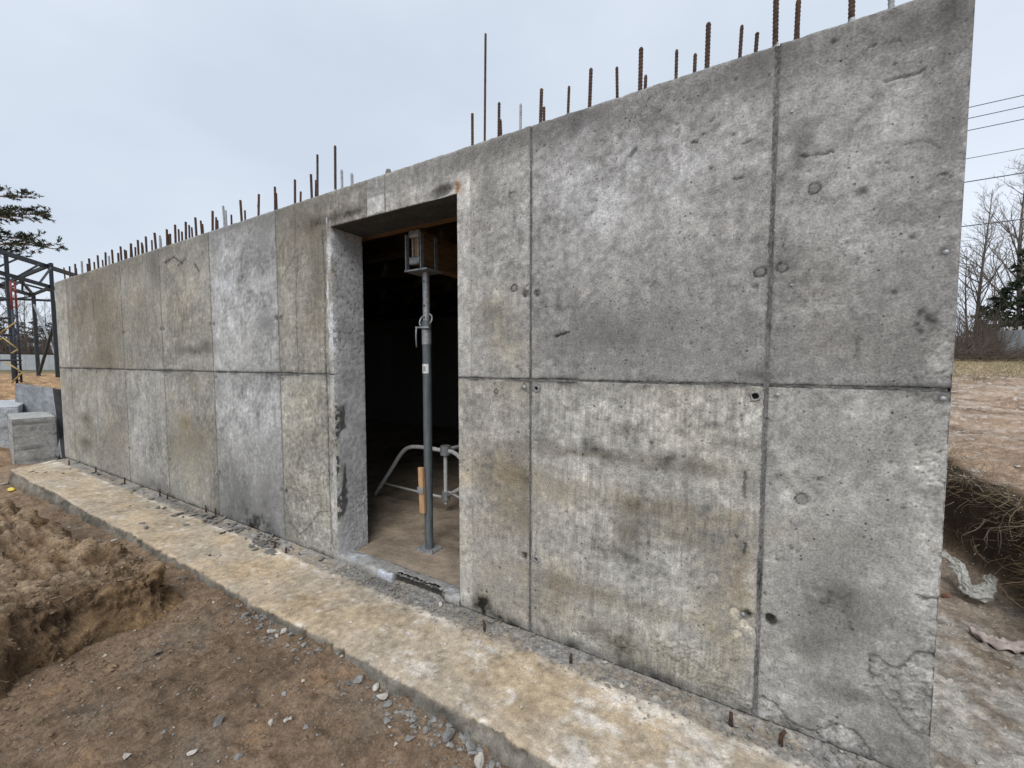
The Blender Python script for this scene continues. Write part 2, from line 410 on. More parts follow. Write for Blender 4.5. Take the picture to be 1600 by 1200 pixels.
def ground_col(x, y, z):
    n1 = fbm(x * 0.8, y * 0.8, 4, 101); n2 = fbm(x * 4.2, y * 4.2, 4, 111); n3 = fbm(x * 17, y * 17, 3, 121)
    def c(a): return np.array(a)[None, None, :]
    col = c((0.275, 0.198, 0.135)) * (1 + 0.25 * n1 + 0.22 * n2 + 0.22 * n3)[..., None]
    och = np.clip(n2 * 1.4 - 0.35 + 0.4 * n1, 0, 1)[..., None] * 0.5
    col = col * (1 - och) + c((0.31, 0.195, 0.11)) * och
    gry = np.clip(fbm(x * 2.3 + 9, y * 2.3, 4, 131) * 1.6 - 0.35, 0, 1)[..., None] * 0.6
    col = col * (1 - gry) + c((0.23, 0.195, 0.155)) * gry
    # chips and pale grit pressed into the surface
    # left sand rise
    s = (sst(-9.4, -11.0, x) * sst(70, 30, -x))[..., None]
    sand = c((0.36, 0.235, 0.135)) * (1 + 0.4 * n2 + 0.25 * n3)[..., None]
    col = col * (1 - s) + sand * s
    # right field
    b = bank_x(y)
    fld = (sst(-0.05, 0.4, x) * sst(b, b + 0.35, x))[..., None]
    clay = c((0.30, 0.22, 0.158)) * (1 + 0.35 * n1 + 0.30 * n2 + 0.3 * n3)[..., None]
    pale = np.clip(fbm(x * 1.1, y * 3.0, 4, 141) * 1.7 + 0.05, 0, 1)[..., None]
    clay = clay * (1 - 0.7 * pale) + c((0.50, 0.42, 0.35)) * 0.7 * pale
    g2 = worley(x * 9, y * 16, 15)
    clay = np.where(((g2[2] > 0.82) & (g2[0] < 0.35))[..., None], c((0.50, 0.44, 0.39)), clay)
    col = col * (1 - fld) + clay * fld
    # bank face: darker brown
    face = (sst(-0.05, 0.4, x) * sst(b - 0.02, b + 0.06, x) * sst(b + 0.42, b + 0.25, x))[..., None]
    col = col * (1 - face) + c((0.050, 0.036, 0.025)) * (1 + 0.4 * n2 + 0.3 * n3)[..., None] * face
    # chalky mortar spill in the pit beside the wall end
    pit = sst(0.35, 0.6, x) * sst(b + 0.05, b - 0.1, x) * sst(-1.2, -0.6, y)
    white = np.clip(0.7 * sst(1.7, 0.3, y) + 0.9 * fbm(x * 5, y * 5, 5, 151, 0.65) + 0.12, 0, 1) * sst(2.1, 1.0, y)
    pc = c((0.30, 0.245, 0.19)) * (1 + 0.3 * n2 + 0.35 * n3)[..., None]
    ww = (white * 0.85)[..., None]
    pc = pc * (1 - ww) + c((0.62, 0.59, 0.54)) * (1 + 0.25 * n3 + 0.2 * n2)[..., None] * ww
    pt = pit[..., None]
    col = col * (1 - pt) + pc * pt
    # withered grass belt and land beyond
    dep = x * -0.497 + (y + 1.68) * 0.868
    gb = (sst(10.5, 13.5, dep + 1.5 * n1) * (x > 0))[..., None]
    grass = c((0.30, 0.238, 0.145)) * (1 + 0.35 * n2 + 0.3 * n3 + 0.2 * n1)[..., None]
    col = col * (1 - gb) + grass * gb
    fr = sst(25, 45, np.hypot(x, y))[..., None]
    col = col * (1 - fr) + c((0.14, 0.125, 0.075)) * (1 + 0.3 * n1)[..., None] * fr
    return np.clip(col, 0.01, 0.8)
gcol = ground_col(GXX, GYY, GZ)
_cx = (GXX[:-1, :-1] + GXX[1:, 1:]) / 2; _cyy = (GYY[:-1, :-1] + GYY[1:, 1:]) / 2
inside = (_cx > -7.6) & (_cx < 0.46) & (_cyy > -0.42) & (_cyy < 4.7)
o = grid("ground", np.stack([GXX, GYY, GZ], -1), M_SOIL, gcol, mask=~inside)
tag(o, kind="structure")

# ================================================================== the concrete building
bld = empty("concrete_building", (-3.8, 0.0, 0.0), "unfinished grey cast concrete building with open doorway and rebar along its top", "building")
DX0, DX1, DZ1 = -2.295, -1.288, 2.18          # door opening
SEAM = 1.237; WH = 2.4; WT = 0.25
S1, S2, S3, S4, S5, S6, S6b, S7 = 0.079, -0.863, -2.906, -3.872, -4.835, -5.805, -6.72, -7.646

core = MB()
core.box(((X_L + 0.02 + DX0 - 0.012) / 2, 0.14, 1.196), (DX0 - 0.012 - X_L - 0.02, 0.22, 2.39))
core.box(((DX1 + 0.012 + X_R - 0.012) / 2, 0.14, 1.196), (X_R - 0.012 - DX1 - 0.012, 0.22, 2.39))
core.box(((DX0 + DX1) / 2, 0.14, 2.291), (DX1 - DX0 + 0.024, 0.22, 0.198))
wall = core.build("front_wall", M_CONC, bld, (0.26, 0.26, 0.255))

# ---- stains: (px, py, rx, ry, amount, tint) amount<0 darker; spread over the cast faces
STAINS = [
 # upper centre panel
 (1000, 545, 210, 55, -.20, None), (1190, 95, 70, 40, -.30, None), (885, 192, 75, 26, -.28, None), (1060, 150, 120, 30, -.10, None),
 (910, 300, 110, 90, .13, (0.97, .99, 1.04)), (1040, 260, 110, 50, .10, (.98, 1, 1.03)), (1020, 490, 55, 25, -.16, None), (930, 500, 40, 30, -.15, None),
 (1080, 420, 80, 40, -.08, None), (1185, 585, 40, 10, -.35, None), (965, 530, 40, 18, -.16, None),
 # upper right panel
 (1487, 60, 30, 90, -.33, None), (1440, 40, 60, 25, -.22, None), (1480, 200, 25, 70, -.25, None), (1446, 494, 7, 7, -.5, None), (1460, 499, 6, 6, -.45, None),
 (1437, 512, 4, 4, -.5, None), (1440, 560, 40, 60, -.16, (.98, 1, 1.02)), (1385, 340, 70, 26, -.17, None), (1330, 380, 55, 25, .10, None), (1320, 300, 60, 60, .05, None),
 (1250, 220, 18, 30, -.26, None), (1350, 525, 100, 55, -.12, (1.03, 1, .95)), (1420, 420, 40, 60, -.16, None), (1280, 430, 45, 40, -.08, (1.02, 1, .96)), (1345, 297, 12, 9, -.3, None),
 (1465, 560, 25, 30, .28, (1.02, 1, .97)), (1300, 480, 60, 12, .10, None),
 # lower right panel
 (1290, 930, 70, 60, -.30, None), (1350, 960, 60, 40, -.22, None), (1270, 1010, 45, 30, -.22, None), (1340, 850, 70, 40, -.14, None), (1320, 1085, 70, 18, -.30, None),
 (1270, 690, 40, 40, -.13, None), (1370, 700, 50, 35, -.14, None), (1390, 800, 30, 50, -.12, None), (1430, 680, 35, 35, .10, None), (1260, 1060, 60, 20, .12, None), (1270, 620, 90, 12, .12, None),
 (1440, 880, 25, 120, .12, None), (1410, 1000, 50, 20, .12, None), (1225, 780, 25, 100, .08, None), (1400, 1160, 50, 18, -.25, None),
 # lower centre panel
 (1100, 680, 90, 50, .22, (1, 1, .98)), (930, 655, 80, 40, .13, None), (1010, 640, 120, 25, .12, None), (900, 790, 70, 30, .10, None), (1000, 850, 80, 50, .08, None),
 (945, 714, 140, 8, -.30, (1.06, 1, .88)), (1065, 720, 60, 9, -.32, (1.05, 1, .9)), (870, 765, 45, 22, -.18, (1.09, 1, .82)), (1085, 805, 130, 18, -.17, (1.09, 1, .83)),
 (995, 795, 26, 18, -.28, (1.05, 1, .88)), (985, 835, 22, 22, -.25, (1.05, 1, .88)), (1060, 838, 70, 14, -.17, (1.08, 1, .84)), (960, 935, 160, 14, -.22, (1.07, 1, .84)), (1130, 900, 40, 70, -.12, (1.09, 1, .84)),
 (860, 930, 30, 60, -.16, (1.08, 1, .84)), (1140, 1010, 30, 60, -.15, (1.06, 1, .86)), (1060, 1035, 60, 22, -.20, (1.05, 1, .86)), (975, 1015, 30, 26, -.38, (1.04, 1, .86)), (925, 985, 26, 16, -.28, None), (1130, 1085, 30, 20, -.3, (1.04, 1, .88)),
 (890, 1010, 40, 14, -.35, None), (1020, 1055, 60, 12, -.32, None), (920, 690, 12, 14, -.4, None), (935, 704, 30, 8, -.35, None), (848, 696, 10, 8, -.3, None), (1045, 722, 10, 10, -.4, None), (975, 670, 18, 10, -.3, None), (1125, 692, 9, 9, -.3, None),
 (1115, 945, 18, 30, -.12, (1.06, 1, .88)), (1050, 950, 90, 40, .10, (1, 1, .98)), (1155, 880, 10, 60, -.14, (1.08, 1, .84)), (885, 965, 45, 18, .12, None), (1120, 620, 60, 18, .15, None),
 # beside the door
 (790, 735, 40, 28, -.17, (1.12, 1, .78)), (800, 800, 40, 40, -.12, (1.08, 1, .84)), (775, 910, 35, 45, -.12, (1.05, 1, .9)), (820, 760, 10, 80, -.22, None), (728, 745, 10, 14, .1, (1.1, 1, .82)), (758, 948, 10, 18, -.72, (1, 1, .8)), (778, 966, 20, 13, -.65, (1, 1, .82)), (805, 982, 22, 8, -.55, None),
 (747, 938, 7, 16, -.6, (1, 1, .82)), (762, 300, 12, 30, -.25, None), (800, 540, 26, 30, .08, (1.06, 1, .86)), (765, 490, 14, 20, -.22, (1.05, 1, .86)), (780, 500, 22, 40, -.10, (1.06, 1, .86)), (795, 390, 30, 90, .08, None),
 (780, 225, 60, 16, -.18, None), (735, 245, 40, 14, -.15, None),
 # left of the door
 (395, 820, 45, 38, -.42, None), (365, 760, 20, 50, -.2, None), (420, 770, 22, 40, -.2, None), (395, 640, 40, 40, .20, (.98, 1, 1.03)), (360, 690, 18, 60, .10, None), (415, 700, 22, 22, -.12, None),
 (375, 345, 55, 14, -.24, None), (415, 360, 16, 30, -.18, None), (380, 440, 40, 60, .12, (.98, 1, 1.04)), (418, 505, 20, 18, -.2, None), (350, 430, 14, 90, .10, (.98, 1, 1.04)), (400, 400, 25, 30, -.1, None),
 (470, 360, 30, 30, -.2, (1.04, 1, .92)), (495, 420, 12, 70, -.22, (1.04, 1, .9)), (455, 540, 18, 40, .05, None), (480, 640, 25, 40, .08, (1.04, 1, .9)), (480, 820, 30, 25, .12, None), (505, 345, 22, 9, -.4, None), (545, 332, 26, 7, -.45, None),
 (305, 548, 30, 6, -.32, None), (325, 538, 12, 8, -.3, None), (160, 510, 26, 60, -.14, (1.06, 1, .86)), (140, 470, 26, 40, -.12, (1.06, 1, .86)), (165, 560, 18, 14, -.2, (1.1, 1, .86)),
 (135, 655, 8, 8, -.35, (1.08, 1, .82)), (133, 692, 8, 8, -.35, (1.08, 1, .82)), (295, 700, 30, 40, -.17, (1.08, 1, .78)), (300, 640, 26, 24, .10, None), (290, 660, 14, 10, -.18, (1.1, 1, .8)), (220, 700, 22, 40, .06, None), (180, 680, 18, 40, -.12, (1.05, 1, .9)), (240, 760, 26, 16, -.3, None), (205, 590, 40, 10, .08, None),
 (220, 480, 18, 50, -.10, (1.05, 1, .9)), (285, 470, 26, 50, .05, (1.05, 1, .9)), (290, 420, 26, 18, -.1, None), (240, 420, 10, 30, -.25, None),
]
_ST = []
for px, py, rx, ry, a, t in STAINS:
    x0, z0 = WP(px, py); x1, _ = WP(px + rx, py); xm, _ = WP(px - rx, py); _, z1 = WP(px, py - ry); _, zm = WP(px, py + ry)
    _ST.append((x0, z0, abs(x1 - xm) / 2, abs(z1 - zm) / 2, a, t))
# ---- grooves, scratches and cracks: (polyline in px, half width m, depth m, darkness)
def PL(*pts): return [WP(*p) for p in pts]
CRACKS = [
 (PL((1185, 1089), (1211, 1099), (1226, 1120), (1245, 1135), (1270, 1143), (1307, 1132), (1332, 1140), (1348, 1156), (1368, 1190)), .003, .005, .38),
 (PL((1358, 1047), (1358, 1023), (1374, 1029), (1397, 1045), (1415, 1042), (1423, 1024), (1436, 1020), (1460, 1026)), .0035, .005, .40),
 (PL((1358, 1047), (1374, 1076), (1394, 1102), (1415, 1130), (1441, 1148), (1452, 1150)), .0028, .004, .32),
 (PL((1385, 126), (1400, 121), (1422, 118), (1443, 111)), .0045, .006, .42), (PL((1354, 83), (1357, 74), (1376, 70), (1410, 63)), .0025, .004, .38),
 (PL((1250, 245), (1262, 243)), .004, .006, .5), (PL((1270, 243), (1282, 241), (1302, 237)), .003, .005, .5), (PL((1410, 226), (1440, 220), (1470, 228)), .002, .003, .35),
 (PL((1466, 273), (1484, 271)), .003, .004, .5), (PL((1373, 258), (1390, 256)), .002, .004, .4), (PL((1300, 65), (1308, 62)), .005, .006, .45),
 (PL((1165, 738), (1163, 760), (1164, 778)), .004, .006, .6), (PL((1163, 850), (1162, 868)), .004, .006, .6), (PL((981, 670), (979, 692)), .002, .003, .5),
 (PL((914, 872), (922, 882)), .003, .004, .5), (PL((868, 525), (880, 522), (890, 518)), .004, .007, .65), (PL((985, 242), (992, 234)), .008, .006, .4), (PL((1083, 222), (1087, 224)), .005, .007, .6),
 (PL((1146, 280), (1162, 278)), .003, .005, .6), (PL((1162, 223), (1176, 221)), .003, .004, .5), (PL((1205, 415), (1208, 440)), .002, .003, .4), (PL((1225, 370), (1224, 392)), .002, .003, .45),
 (PL((1340, 530), (1336, 560)), .0015, .003, .3), (PL((1325, 965), (1330, 985)), .0015, .003, .3), (PL((1430, 930), (1450, 938), (1462, 935)), .003, .004, .5),
 (PL((910, 825), (1000, 880), (1060, 905)), .0012, .001, .22), (PL((860, 345), (920, 335)), .0012, .001, .22), (PL((802, 325), (803, 440)), .0012, .001, .2),
 # crackled crust at the foot of the panel left of the door
 (PL((455, 745), (468, 770), (482, 800), (490, 835)), .003, .005, .5), (PL((470, 835), (486, 818), (500, 800), (512, 800)), .003, .005, .5), (PL((447, 790), (455, 820), (470, 838)), .003, .004, .45),
 (PL((508, 560), (512, 650), (514, 760), (518, 850)), .006, .008, .6), (PL((503, 360), (507, 430), (508, 560)), .005, .006, .45),
 (PL((258, 410), (272, 402), (285, 412)), .008, .004, .6), (PL((303, 412), (311, 424)), .008, .004, .6), (PL((290, 405), (278, 415)), .006, .004, .5), (PL((145, 470), (147, 500)), .008, .003, .5),
 (PL((437, 440), (460, 400), (462, 330)), .003, .003, .3), (PL((465, 400), (462, 470), (466, 580)), .004, .003, .4),
]
RINGS = [(800, 305, .012), (803, 450, .012), (1188, 425, .0135), (1222, 418, .0125), (1272, 294, .0125), (1253, 780, .014), (775, 612, .009), (1205, 968, .012)]
RG = [(*WP(px, py), r * 1.35) for px, py, r in RINGS]
SPOTS = [(1115, 903, .017, .30), (1150, 958, .018, .32), (1163, 975, .016, .25), (1172, 985, .015, .25), (1152, 990, .014, .2)]
SP = [(*WP(px, py), r * 1.15, a * 1.9) for px, py, r, a in SPOTS]
HOLES = [(838, 607, .0105), (1180, 619, .0115)]                 # open tie holes
HL = [(*WP(px, py), r) for px, py, r in HOLES]
DKS = [(*WP(px, py), r) for px, py, r in ((819, 605, .02), (1474, 623, .018), (1478, 394, .02), (1161, 960, .022), (1205, 968, .018), (1215, 617, .018), (1180, 446, .012), (1450, 295, .012), (1345, 298, .014))]
TIES = [(x, z) for z in (1.638, 0.375) for x in (S2 - .030, S2 + .032, S3 - .03, S3 + .03, S4 - .03, S4 + .03, S5 - .03, S5 + .03, S6 - .03, S6 + .03, S6b, S7 + .03)] + \
       [(S1 - .03, .385), (S1 + .04, .389)] + [(x, 1.203) for x in (S3 + .03, S3 - .03, S4 + .03, S5 + .03, S6 + .03, S6b + .02, S7 + .03)]
CRUST = [[WP(*p) for p in poly] for poly in (
 [(1358, 1023), (1397, 1045), (1415, 1042), (1436, 1020), (1464, 1020), (1459, 1160), (1441, 1148), (1394, 1102), (1358, 1047)],
 [(1185, 1089), (1211, 1099), (1226, 1120), (1245, 1135), (1270, 1143), (1307, 1132), (1332, 1140), (1348, 1156), (1368, 1190), (1420, 1230), (1180, 1135)],
 [(1010, 1008), (1060, 998), (1110, 1022), (1150, 1060), (1182, 1100), (1178, 1130), (1120, 1085), (1050, 1050)],
 [(890, 985), (960, 985), (1010, 1030), (960, 1020)],
 [(1440, 520), (1495, 500), (1490, 600), (1430, 600), (1420, 575), (1450, 560)],
 [(1432, 705), (1470, 700), (1478, 760), (1440, 750)], [(1440, 610), (1490, 610), (1470, 1030), (1435, 1010)],
 [(447, 770), (475, 730), (512, 700), (520, 865), (470, 845)], [(1320, 372), (1400, 345), (1440, 360), (1420, 382), (1340, 388)],
 [(1225, 450), (1330, 455), (1345, 480), (1230, 488)])]
CRW = [1.0, 1.0, .9, .8, .6, 1.0, .45, .8, .35, .3]
_rs = np.random.RandomState(5)
PITS = [(x, z, r) for x, z, r in zip(_rs.uniform(-2.9, .54, 700), _rs.uniform(.03, 2.37, 700), _rs.gamma(1.7, .0010, 700) + .0019)]

def wall_fields(X, Z, tint, streak, brown, warm):
    x_lo, x_hi = X.min(), X.max(); z_lo, z_hi = Z.min(), Z.max()
    n1 = fbm(X * 1.7, Z * 1.7, 5, 1); n2 = fbm(X * 7, Z * 7, 5, 2, .6); n3 = fbm(X * 31, Z * 31, 3, 3, .6)
    lum = 0.315 * (1 + .24 * n1 + .23 * n2 + .26 * n3)
    fl = np.clip(fbm(X * 11 + 3, Z * 9, 5, 71, .7) * 1.5 - .35, 0, 1); lum = lum * (1 + .26 * fl)
    lum = lum * (1 - .24 * sst(WH - .22, WH - .03, Z + .10 * n1) * np.clip(.75 + 1.2 * n1, 0, 1.3))
    if streak:
        xw = X + .012 * pn(X * 5, Z * 4, 9)
        st = .55 * fbm(xw * 60, Z * 3.2, 3, 6, .7) + .8 * fbm(xw * 130, Z * 6, 2, 8)
        lum = lum * (1 + streak * .34 * st * sst(-.5, .3, pn(X * 3, Z * 3, 12) + .1))
    col = np.stack([lum * tint[0] * 1.015, lum * tint[1], lum * tint[2] * .965], -1)
    if brown:
        bm = np.clip(brown * (.5 + 1.3 * fbm(X * 2.3 + 4, Z * 3.5, 4, 14)), 0, 1)[..., None]
        col = col * (1 - bm * (1 - np.array([.93, .885, .80])))
    disp = .0007 * fbm(X * 6, Z * 6, 3, 20) + .0004 * n3
    wx = X + .018 * fbm(X * 14, Z * 14, 3, 25); wz = Z + .018 * fbm(X * 14 + 7, Z * 14, 3, 26)
    for x0, z0, rx, rz, a, t in _ST:
        if x0 + 2.2 * rx < x_lo or x0 - 2.2 * rx > x_hi or z0 + 2.2 * rz < z_lo or z0 - 2.2 * rz > z_hi: continue
        d2 = ((wx - x0) / rx) ** 2 + ((wz - z0) / rz) ** 2
        m = np.exp(-d2 * .9) * np.clip(1 + .8 * n2 + .5 * n3, 0, 1.8)
        f = np.maximum(1 + a * (1.4 if a < 0 else .9) * m, .08)[..., None]
        if t is not None: f = f * (1 + .6 * (np.array(t) - 1) * np.clip(m, 0, 1)[..., None])
        col = col * f
    wx = X + .006 * fbm(X * 40, Z * 40, 2, 27); wz = Z + .006 * fbm(X * 40 + 7, Z * 40, 2, 28)
    for poly, wgt in zip(CRUST, CRW):
        px_ = [p[0] for p in poly]; pz_ = [p[1] for p in poly]
        if max(px_) < x_lo - .03 or min(px_) > x_hi + .03 or max(pz_) < z_lo - .03 or min(pz_) > z_hi + .03: continue
        m = in_poly(wx * 1.0 + .012 * n2, wz + .012 * n2, poly)
        f1, f2, cid = worley(X * 34 + .5 * n3, Z * 44 + .5 * n2, 33)
        e = f2 - f1
        cr = sst(.16, .02, e)
        disp = disp + m * wgt * (.004 * (cid - .6) - .003 * cr + .002 * n3 - .0015)
        col = col * (1 - (m * wgt * (.30 * cr - .16 + .10 * (cid - .5)))[..., None])
    for pts, hw, dp, dk in CRACKS:
        px_ = [p[0] for p in pts]; pz_ = [p[1] for p in pts]
        if max(px_) < x_lo - .05 or min(px_) > x_hi + .05 or max(pz_) < z_lo - .05 or min(pz_) > z_hi + .05: continue
        d = seg_dist(wx, wz, pts); w = hw * (1 + .6 * pn(X * 25, Z * 25, 44))
        m = sst(1.6, .3, d / np.maximum(w, 1e-4))
        disp = disp - dp * m
        col = col * (1 - dk * m - .12 * np.exp(-(d / .02) ** 2))[..., None]
    for x0, z0, r in RG:
        d = np.hypot(X - x0, Z - z0); d = d + .002 * n3; m = np.exp(-((d - r) / .003) ** 2) * np.clip(.75 + 1.2 * n2, .2, 1.2); disp = disp - .003 * m - .001 * (d < r); col = col * (1 - .62 * m - .18 * (d < r) - .15 * np.exp(-(d / .035) ** 2))[..., None]
    for x0, z0, r, a in SP:
        d = np.hypot(X - x0, Z - z0) + .002 * n3; m = sst(r + .002, r - .001, d); e = np.exp(-((d - r) / .0025) ** 2)
        disp = disp - .002 * m; col = col * (1 + a * m - .35 * e)[..., None]
    for x0, z0, r in HL:
        d = np.hypot(X - x0, Z - z0); m = sst(r + .002, r - .002, d); disp = disp - .026 * m; col = col * (1 - .8 * m)[..., None] * (1 - .35 * np.exp(-((d - r - .009) / .007) ** 2) * np.clip(.6 + n2, 0, 1))[..., None]
    for x0, z0 in TIES:
        d = np.hypot(X - x0, Z - z0) + .004 * n3; m = sst(.025, .008, d); disp = disp - .010 * m * (.5 + abs(n2)); col = col * (1 - .8 * m * np.clip(.8 + n3, 0, 1.15))[..., None]
    for x0, z0, r in DKS:
        d = np.hypot(X - x0, Z - z0) + .004 * n3; col = col * (1 - .55 * np.exp(-(d / r) ** 4) * np.clip(.8 + n2, .2, 1.1))[..., None]
    for x0, z0, r in PITS:
        if not (x_lo < x0 < x_hi and z_lo < z0 < z_hi): continue
        i0, i1 = np.searchsorted(X[:, 0], (x0 - 3 * r, x0 + 3 * r)); j0, j1 = np.searchsorted(Z[0], (z0 - 3 * r, z0 + 3 * r))
        if i1 <= i0 or j1 <= j0: continue
        d = np.hypot(X[i0:i1, j0:j1] - x0, Z[i0:i1, j0:j1] - z0); m = sst(1.5 * r, .4 * r, d)
        disp[i0:i1, j0:j1] -= .6 * r * m; col[i0:i1, j0:j1] *= (1 - .55 * m)[..., None]
    # dirt caught along the joints and the foot of the wall
    jd = np.abs(Z - SEAM)
    col = col * (1 - np.clip(.55 * np.exp(-(jd / .010) ** 2) * (.7 + 1.5 * n2) + .5 * np.exp(-(jd / .022) ** 2) * np.clip(fbm(X * 3.3, Z * 2, 4, 73) * 2 + .1, 0, 1) + .14 * np.exp(-(jd / .045) ** 2) * (.5 + n2), 0, .85))[..., None]
    for sx in (S1, S2, S3, S4, S5, S6, S7):
        jd = np.abs(X - sx); col = col * (1 - np.clip(.30 * np.exp(-(jd / .012) ** 2) * (.7 + 1.2 * n2), 0, .6))[..., None]
    col = col * (1 - np.clip(.35 * np.exp(-(Z / .03) ** 2) * (1 + 1.5 * n2), 0, .6))[..., None]
    # door surround: smoother, paler cast bands, white making-good on the left edge
    if x_hi > -2.5 and x_lo < -1.1:
        mr = sst(-1.196, -1.206, X + .004 * n3) * (X >= DX1 - .001) * (Z < 2.285)
        col = col * (1 + mr * (.16 + .05 * n2))[..., None]; col = col * (1 - .3 * np.exp(-((X + 1.203) / .004) ** 2) * (Z < 2.28) * (.6 + n2))[..., None]
        mt = (X > -1.80) * (X < -1.2) * sst(2.290, 2.276, Z + .005 * n2) * (Z > 2.1)
        col = col * (1 + mt * .22)[..., None]
        blk = (X > -1.958) * (X < -1.812) * sst(2.290, 2.284, Z + .004 * n3) * (Z > 2.195 + .02 * n2)
        col = col * (1 + blk * .75)[..., None]
        dk = np.exp(-(((X + 1.40 - .02 * n2) / .085) ** 2 + ((Z - 2.212 - (X + 1.4) * .12) / .030) ** 2) ** 2); disp = disp - .015 * dk; col = col * (1 - .72 * dk)[..., None]
        wd = np.exp(-(((X + 1.283) / .022) ** 2 + ((Z - 2.215) / .036) ** 2) ** 2)[..., None]; col = col * (1 - wd) + np.array([.40, .25, .15]) * (.8 + .5 * n3[..., None]) * wd
        ml = (Z < 2.24 + .02 * n2) * sst(DX0 - .052 - .012 * n2, DX0 - .040 - .012 * n2, X) * (X < DX0 + .001)
        wl = ml * np.clip(.42 + 1.0 * fbm(X * 18, Z * 5, 3, 66) + .5 * sst(1.0, 1.35, Z) * sst(1.75, 1.5, Z) + .35 * sst(.9, .2, Z), 0, 1)
        ww = np.clip(wl * (1.1 * sst(1.35, 1.45, Z) + .45), 0, 1)[..., None]; col = col * (1 - ww) + np.array([.56, .575, .59]) * (1 + .2 * n3)[..., None] * ww; disp = disp + .003 * ml
    return np.clip(col, .012, .8), disp

def panel(x0, x1, z0, z1, step, tint=(1, 1, 1), streak=0.0, brown=0.0, gap=.0035, gl=None, gr=None):
    warm = 0; gl = gap if gl is None else gl; gr = gap if gr is None else gr
    x0 += gl; x1 -= gr
    zb = z0 + (gap if z0 > .5 else 0); zt = z1 - (gap if z1 < 2.3 else 0)
    nx = max(4, int((x1 - x0) / step)); nz = max(4, int((zt - zb) / step))
    xs = np.linspace(x0, x1, nx); zs = np.linspace(zb, zt, nz)
    X, Z = np.meshgrid(xs, zs, indexing='ij')
    col, disp = wall_fields(X, Z, tint, streak, brown, warm)
    ed = np.minimum(np.minimum(X - x0 + (0 if gl > 0 else 9), x1 - X + (0 if gr > 0 else 9)), np.minimum(Z - zb, zt - Z)) 
    disp = disp - .0022 * np.exp(-ed / .003)
    Y = -disp
    Zo = Z.copy()
    if z1 > 2.3:
        k = sst(zt - .012, zt, Z); Zo = Z + k * (.0028 * fbm(X * 14, X * 0 + 3, 4, 81, .6)); Y = Y + k * .0015 * (1 + pn(X * 20, Z, 82))
    P = np.stack([X, Y, Zo], -1)
    P = np.pad(P, ((1, 1), (1, 1), (0, 0)), mode='edge'); col = np.pad(col, ((1, 1), (1, 1), (0, 0)), mode='edge')
    back = np.zeros(P.shape[:2], bool); back[0] = back[-1] = True; back[:, 0] = back[:, -1] = True
    P[back, 1] = .034 if z1 < 2.3 else .034
    P[:, -1, 1] = .034 if z1 < 2.3 else .25                  # the top row runs back over the wall head
    return grid("wall_panel", P, M_CONC, col, wall)
N, F_, M_ = .005, .011, .0065
SB = (.93, .985, 1.06)
panel(S1, X_R, SEAM, WH, N, (.93, .935, .94), 0, .03, gap=.005, gr=0)
panel(S1, X_R, 0, SEAM, N, (1.02, 1.02, 1.0), 0, .05, gap=.005, gr=0)
panel(S2, S1, SEAM, WH, N, (1.0, 1.0, 1.01), 0, .08)
panel(S2, S1, 0, SEAM, N, (1.13, 1.125, 1.09), .75, .32)
panel(DX1, S2, SEAM, WH, N, (1.05, 1.05, 1.04), .15, .10, gl=0)
panel(DX1, S2, 0, SEAM, N, (1.06, 1.04, .99), .3, .5, gl=0)
panel(-1.808, DX1, DZ1, WH, N, (1.05, 1.05, 1.04), .15, .10, gap=.002, gr=0)
panel(-1.962, -1.808, DZ1, WH, .006, (1.0, 1.01, 1.02), 0, 0, gap=.002)
panel(DX0, -1.962, DZ1, WH, .006, (.88, .86, .80), .6, .4, gap=.002, gl=0)
panel(S3, DX0, SEAM, WH, M_, (.88, .86, .80), .6, .4, gr=0)
panel(S3, DX0, 0, SEAM, M_, (1.06, 1.05, .99), .3, .35, gr=0)
panel(S4, S3, SEAM, WH, F_, (1.17, 1.19, 1.215), .15, 0)
panel(S4, S3, 0, SEAM, F_, (1.03, 1.045, 1.065), .35, 0)
panel(S5, S4, SEAM, WH, F_, (.94, .93, .88), .4, .35)
panel(S5, S4, 0, SEAM, F_, (.92, .91, .86), .35, .5)
panel(S6, S5, SEAM, WH, F_, (.90, .89, .84), .6, .35)
panel(S6, S5, 0, SEAM, F_, (1.0, 1.0, .98), .4, .2)
panel(S7, S6, SEAM, WH, .015, (.82, .795, .73), .7, .5)
panel(S6b, S6, 0, SEAM, .015, (.96, .94, .89), .5, .3)
panel(S7, S6b, 0, SEAM, .015, (.93, .92, .86), .5, .5)
panel(X_L, S7, SEAM, WH, .015, (1.08, 1.07, 1.0), .4, .2, gl=0)
panel(X_L, S7, 0, SEAM, .015, (1.03, 1.01, .94), .4, .3, gl=0)

# joint fillings between the panels: rough cement fins left by the shuttering
def joint(pts_axis, fixed, horiz, half, level=.004, dark=.5):
    n = len(pts_axis); v = np.linspace(-half, half, 5)
    A, B = np.meshgrid(pts_axis, v, indexing='ij')
    X, Z = (A, B + fixed) if horiz else (B + fixed, A)
    nn = fbm(A * 60, B * 260 + fixed * 31, 3, 91, .6); n2 = fbm(A * 6, B * 10 + fixed * 7, 3, 95)
    Y = level - .0042 * np.maximum(nn, 0) * (B != 0) + .003 * np.abs(nn)
    P = np.stack([X, Y, Z], -1)
    if not horiz: P = P[:, ::-1]                                   # keep the outside facing out
    lum = .285 * (dark + .25 * nn + .22 * n2)
    lum = lum if horiz else lum[:, ::-1]
    grid("joint", P if horiz else np.transpose(P[:, ::-1], (1, 0, 2)), M_CONC, np.repeat((lum if horiz else np.transpose(lum[:, ::-1]))[..., None], 3, -1) * np.array([1, 1, .98]), wall)
joint(np.arange(0, WH, .006), S1, False, .0085, .0005, .48)
joint(np.arange(0, WH, .006), S2, False, .006, .001, .42)
for sx in (S3, S4, S5, S6, S7): joint(np.arange(0, WH, .01), sx, False, .0045, .003, .5)
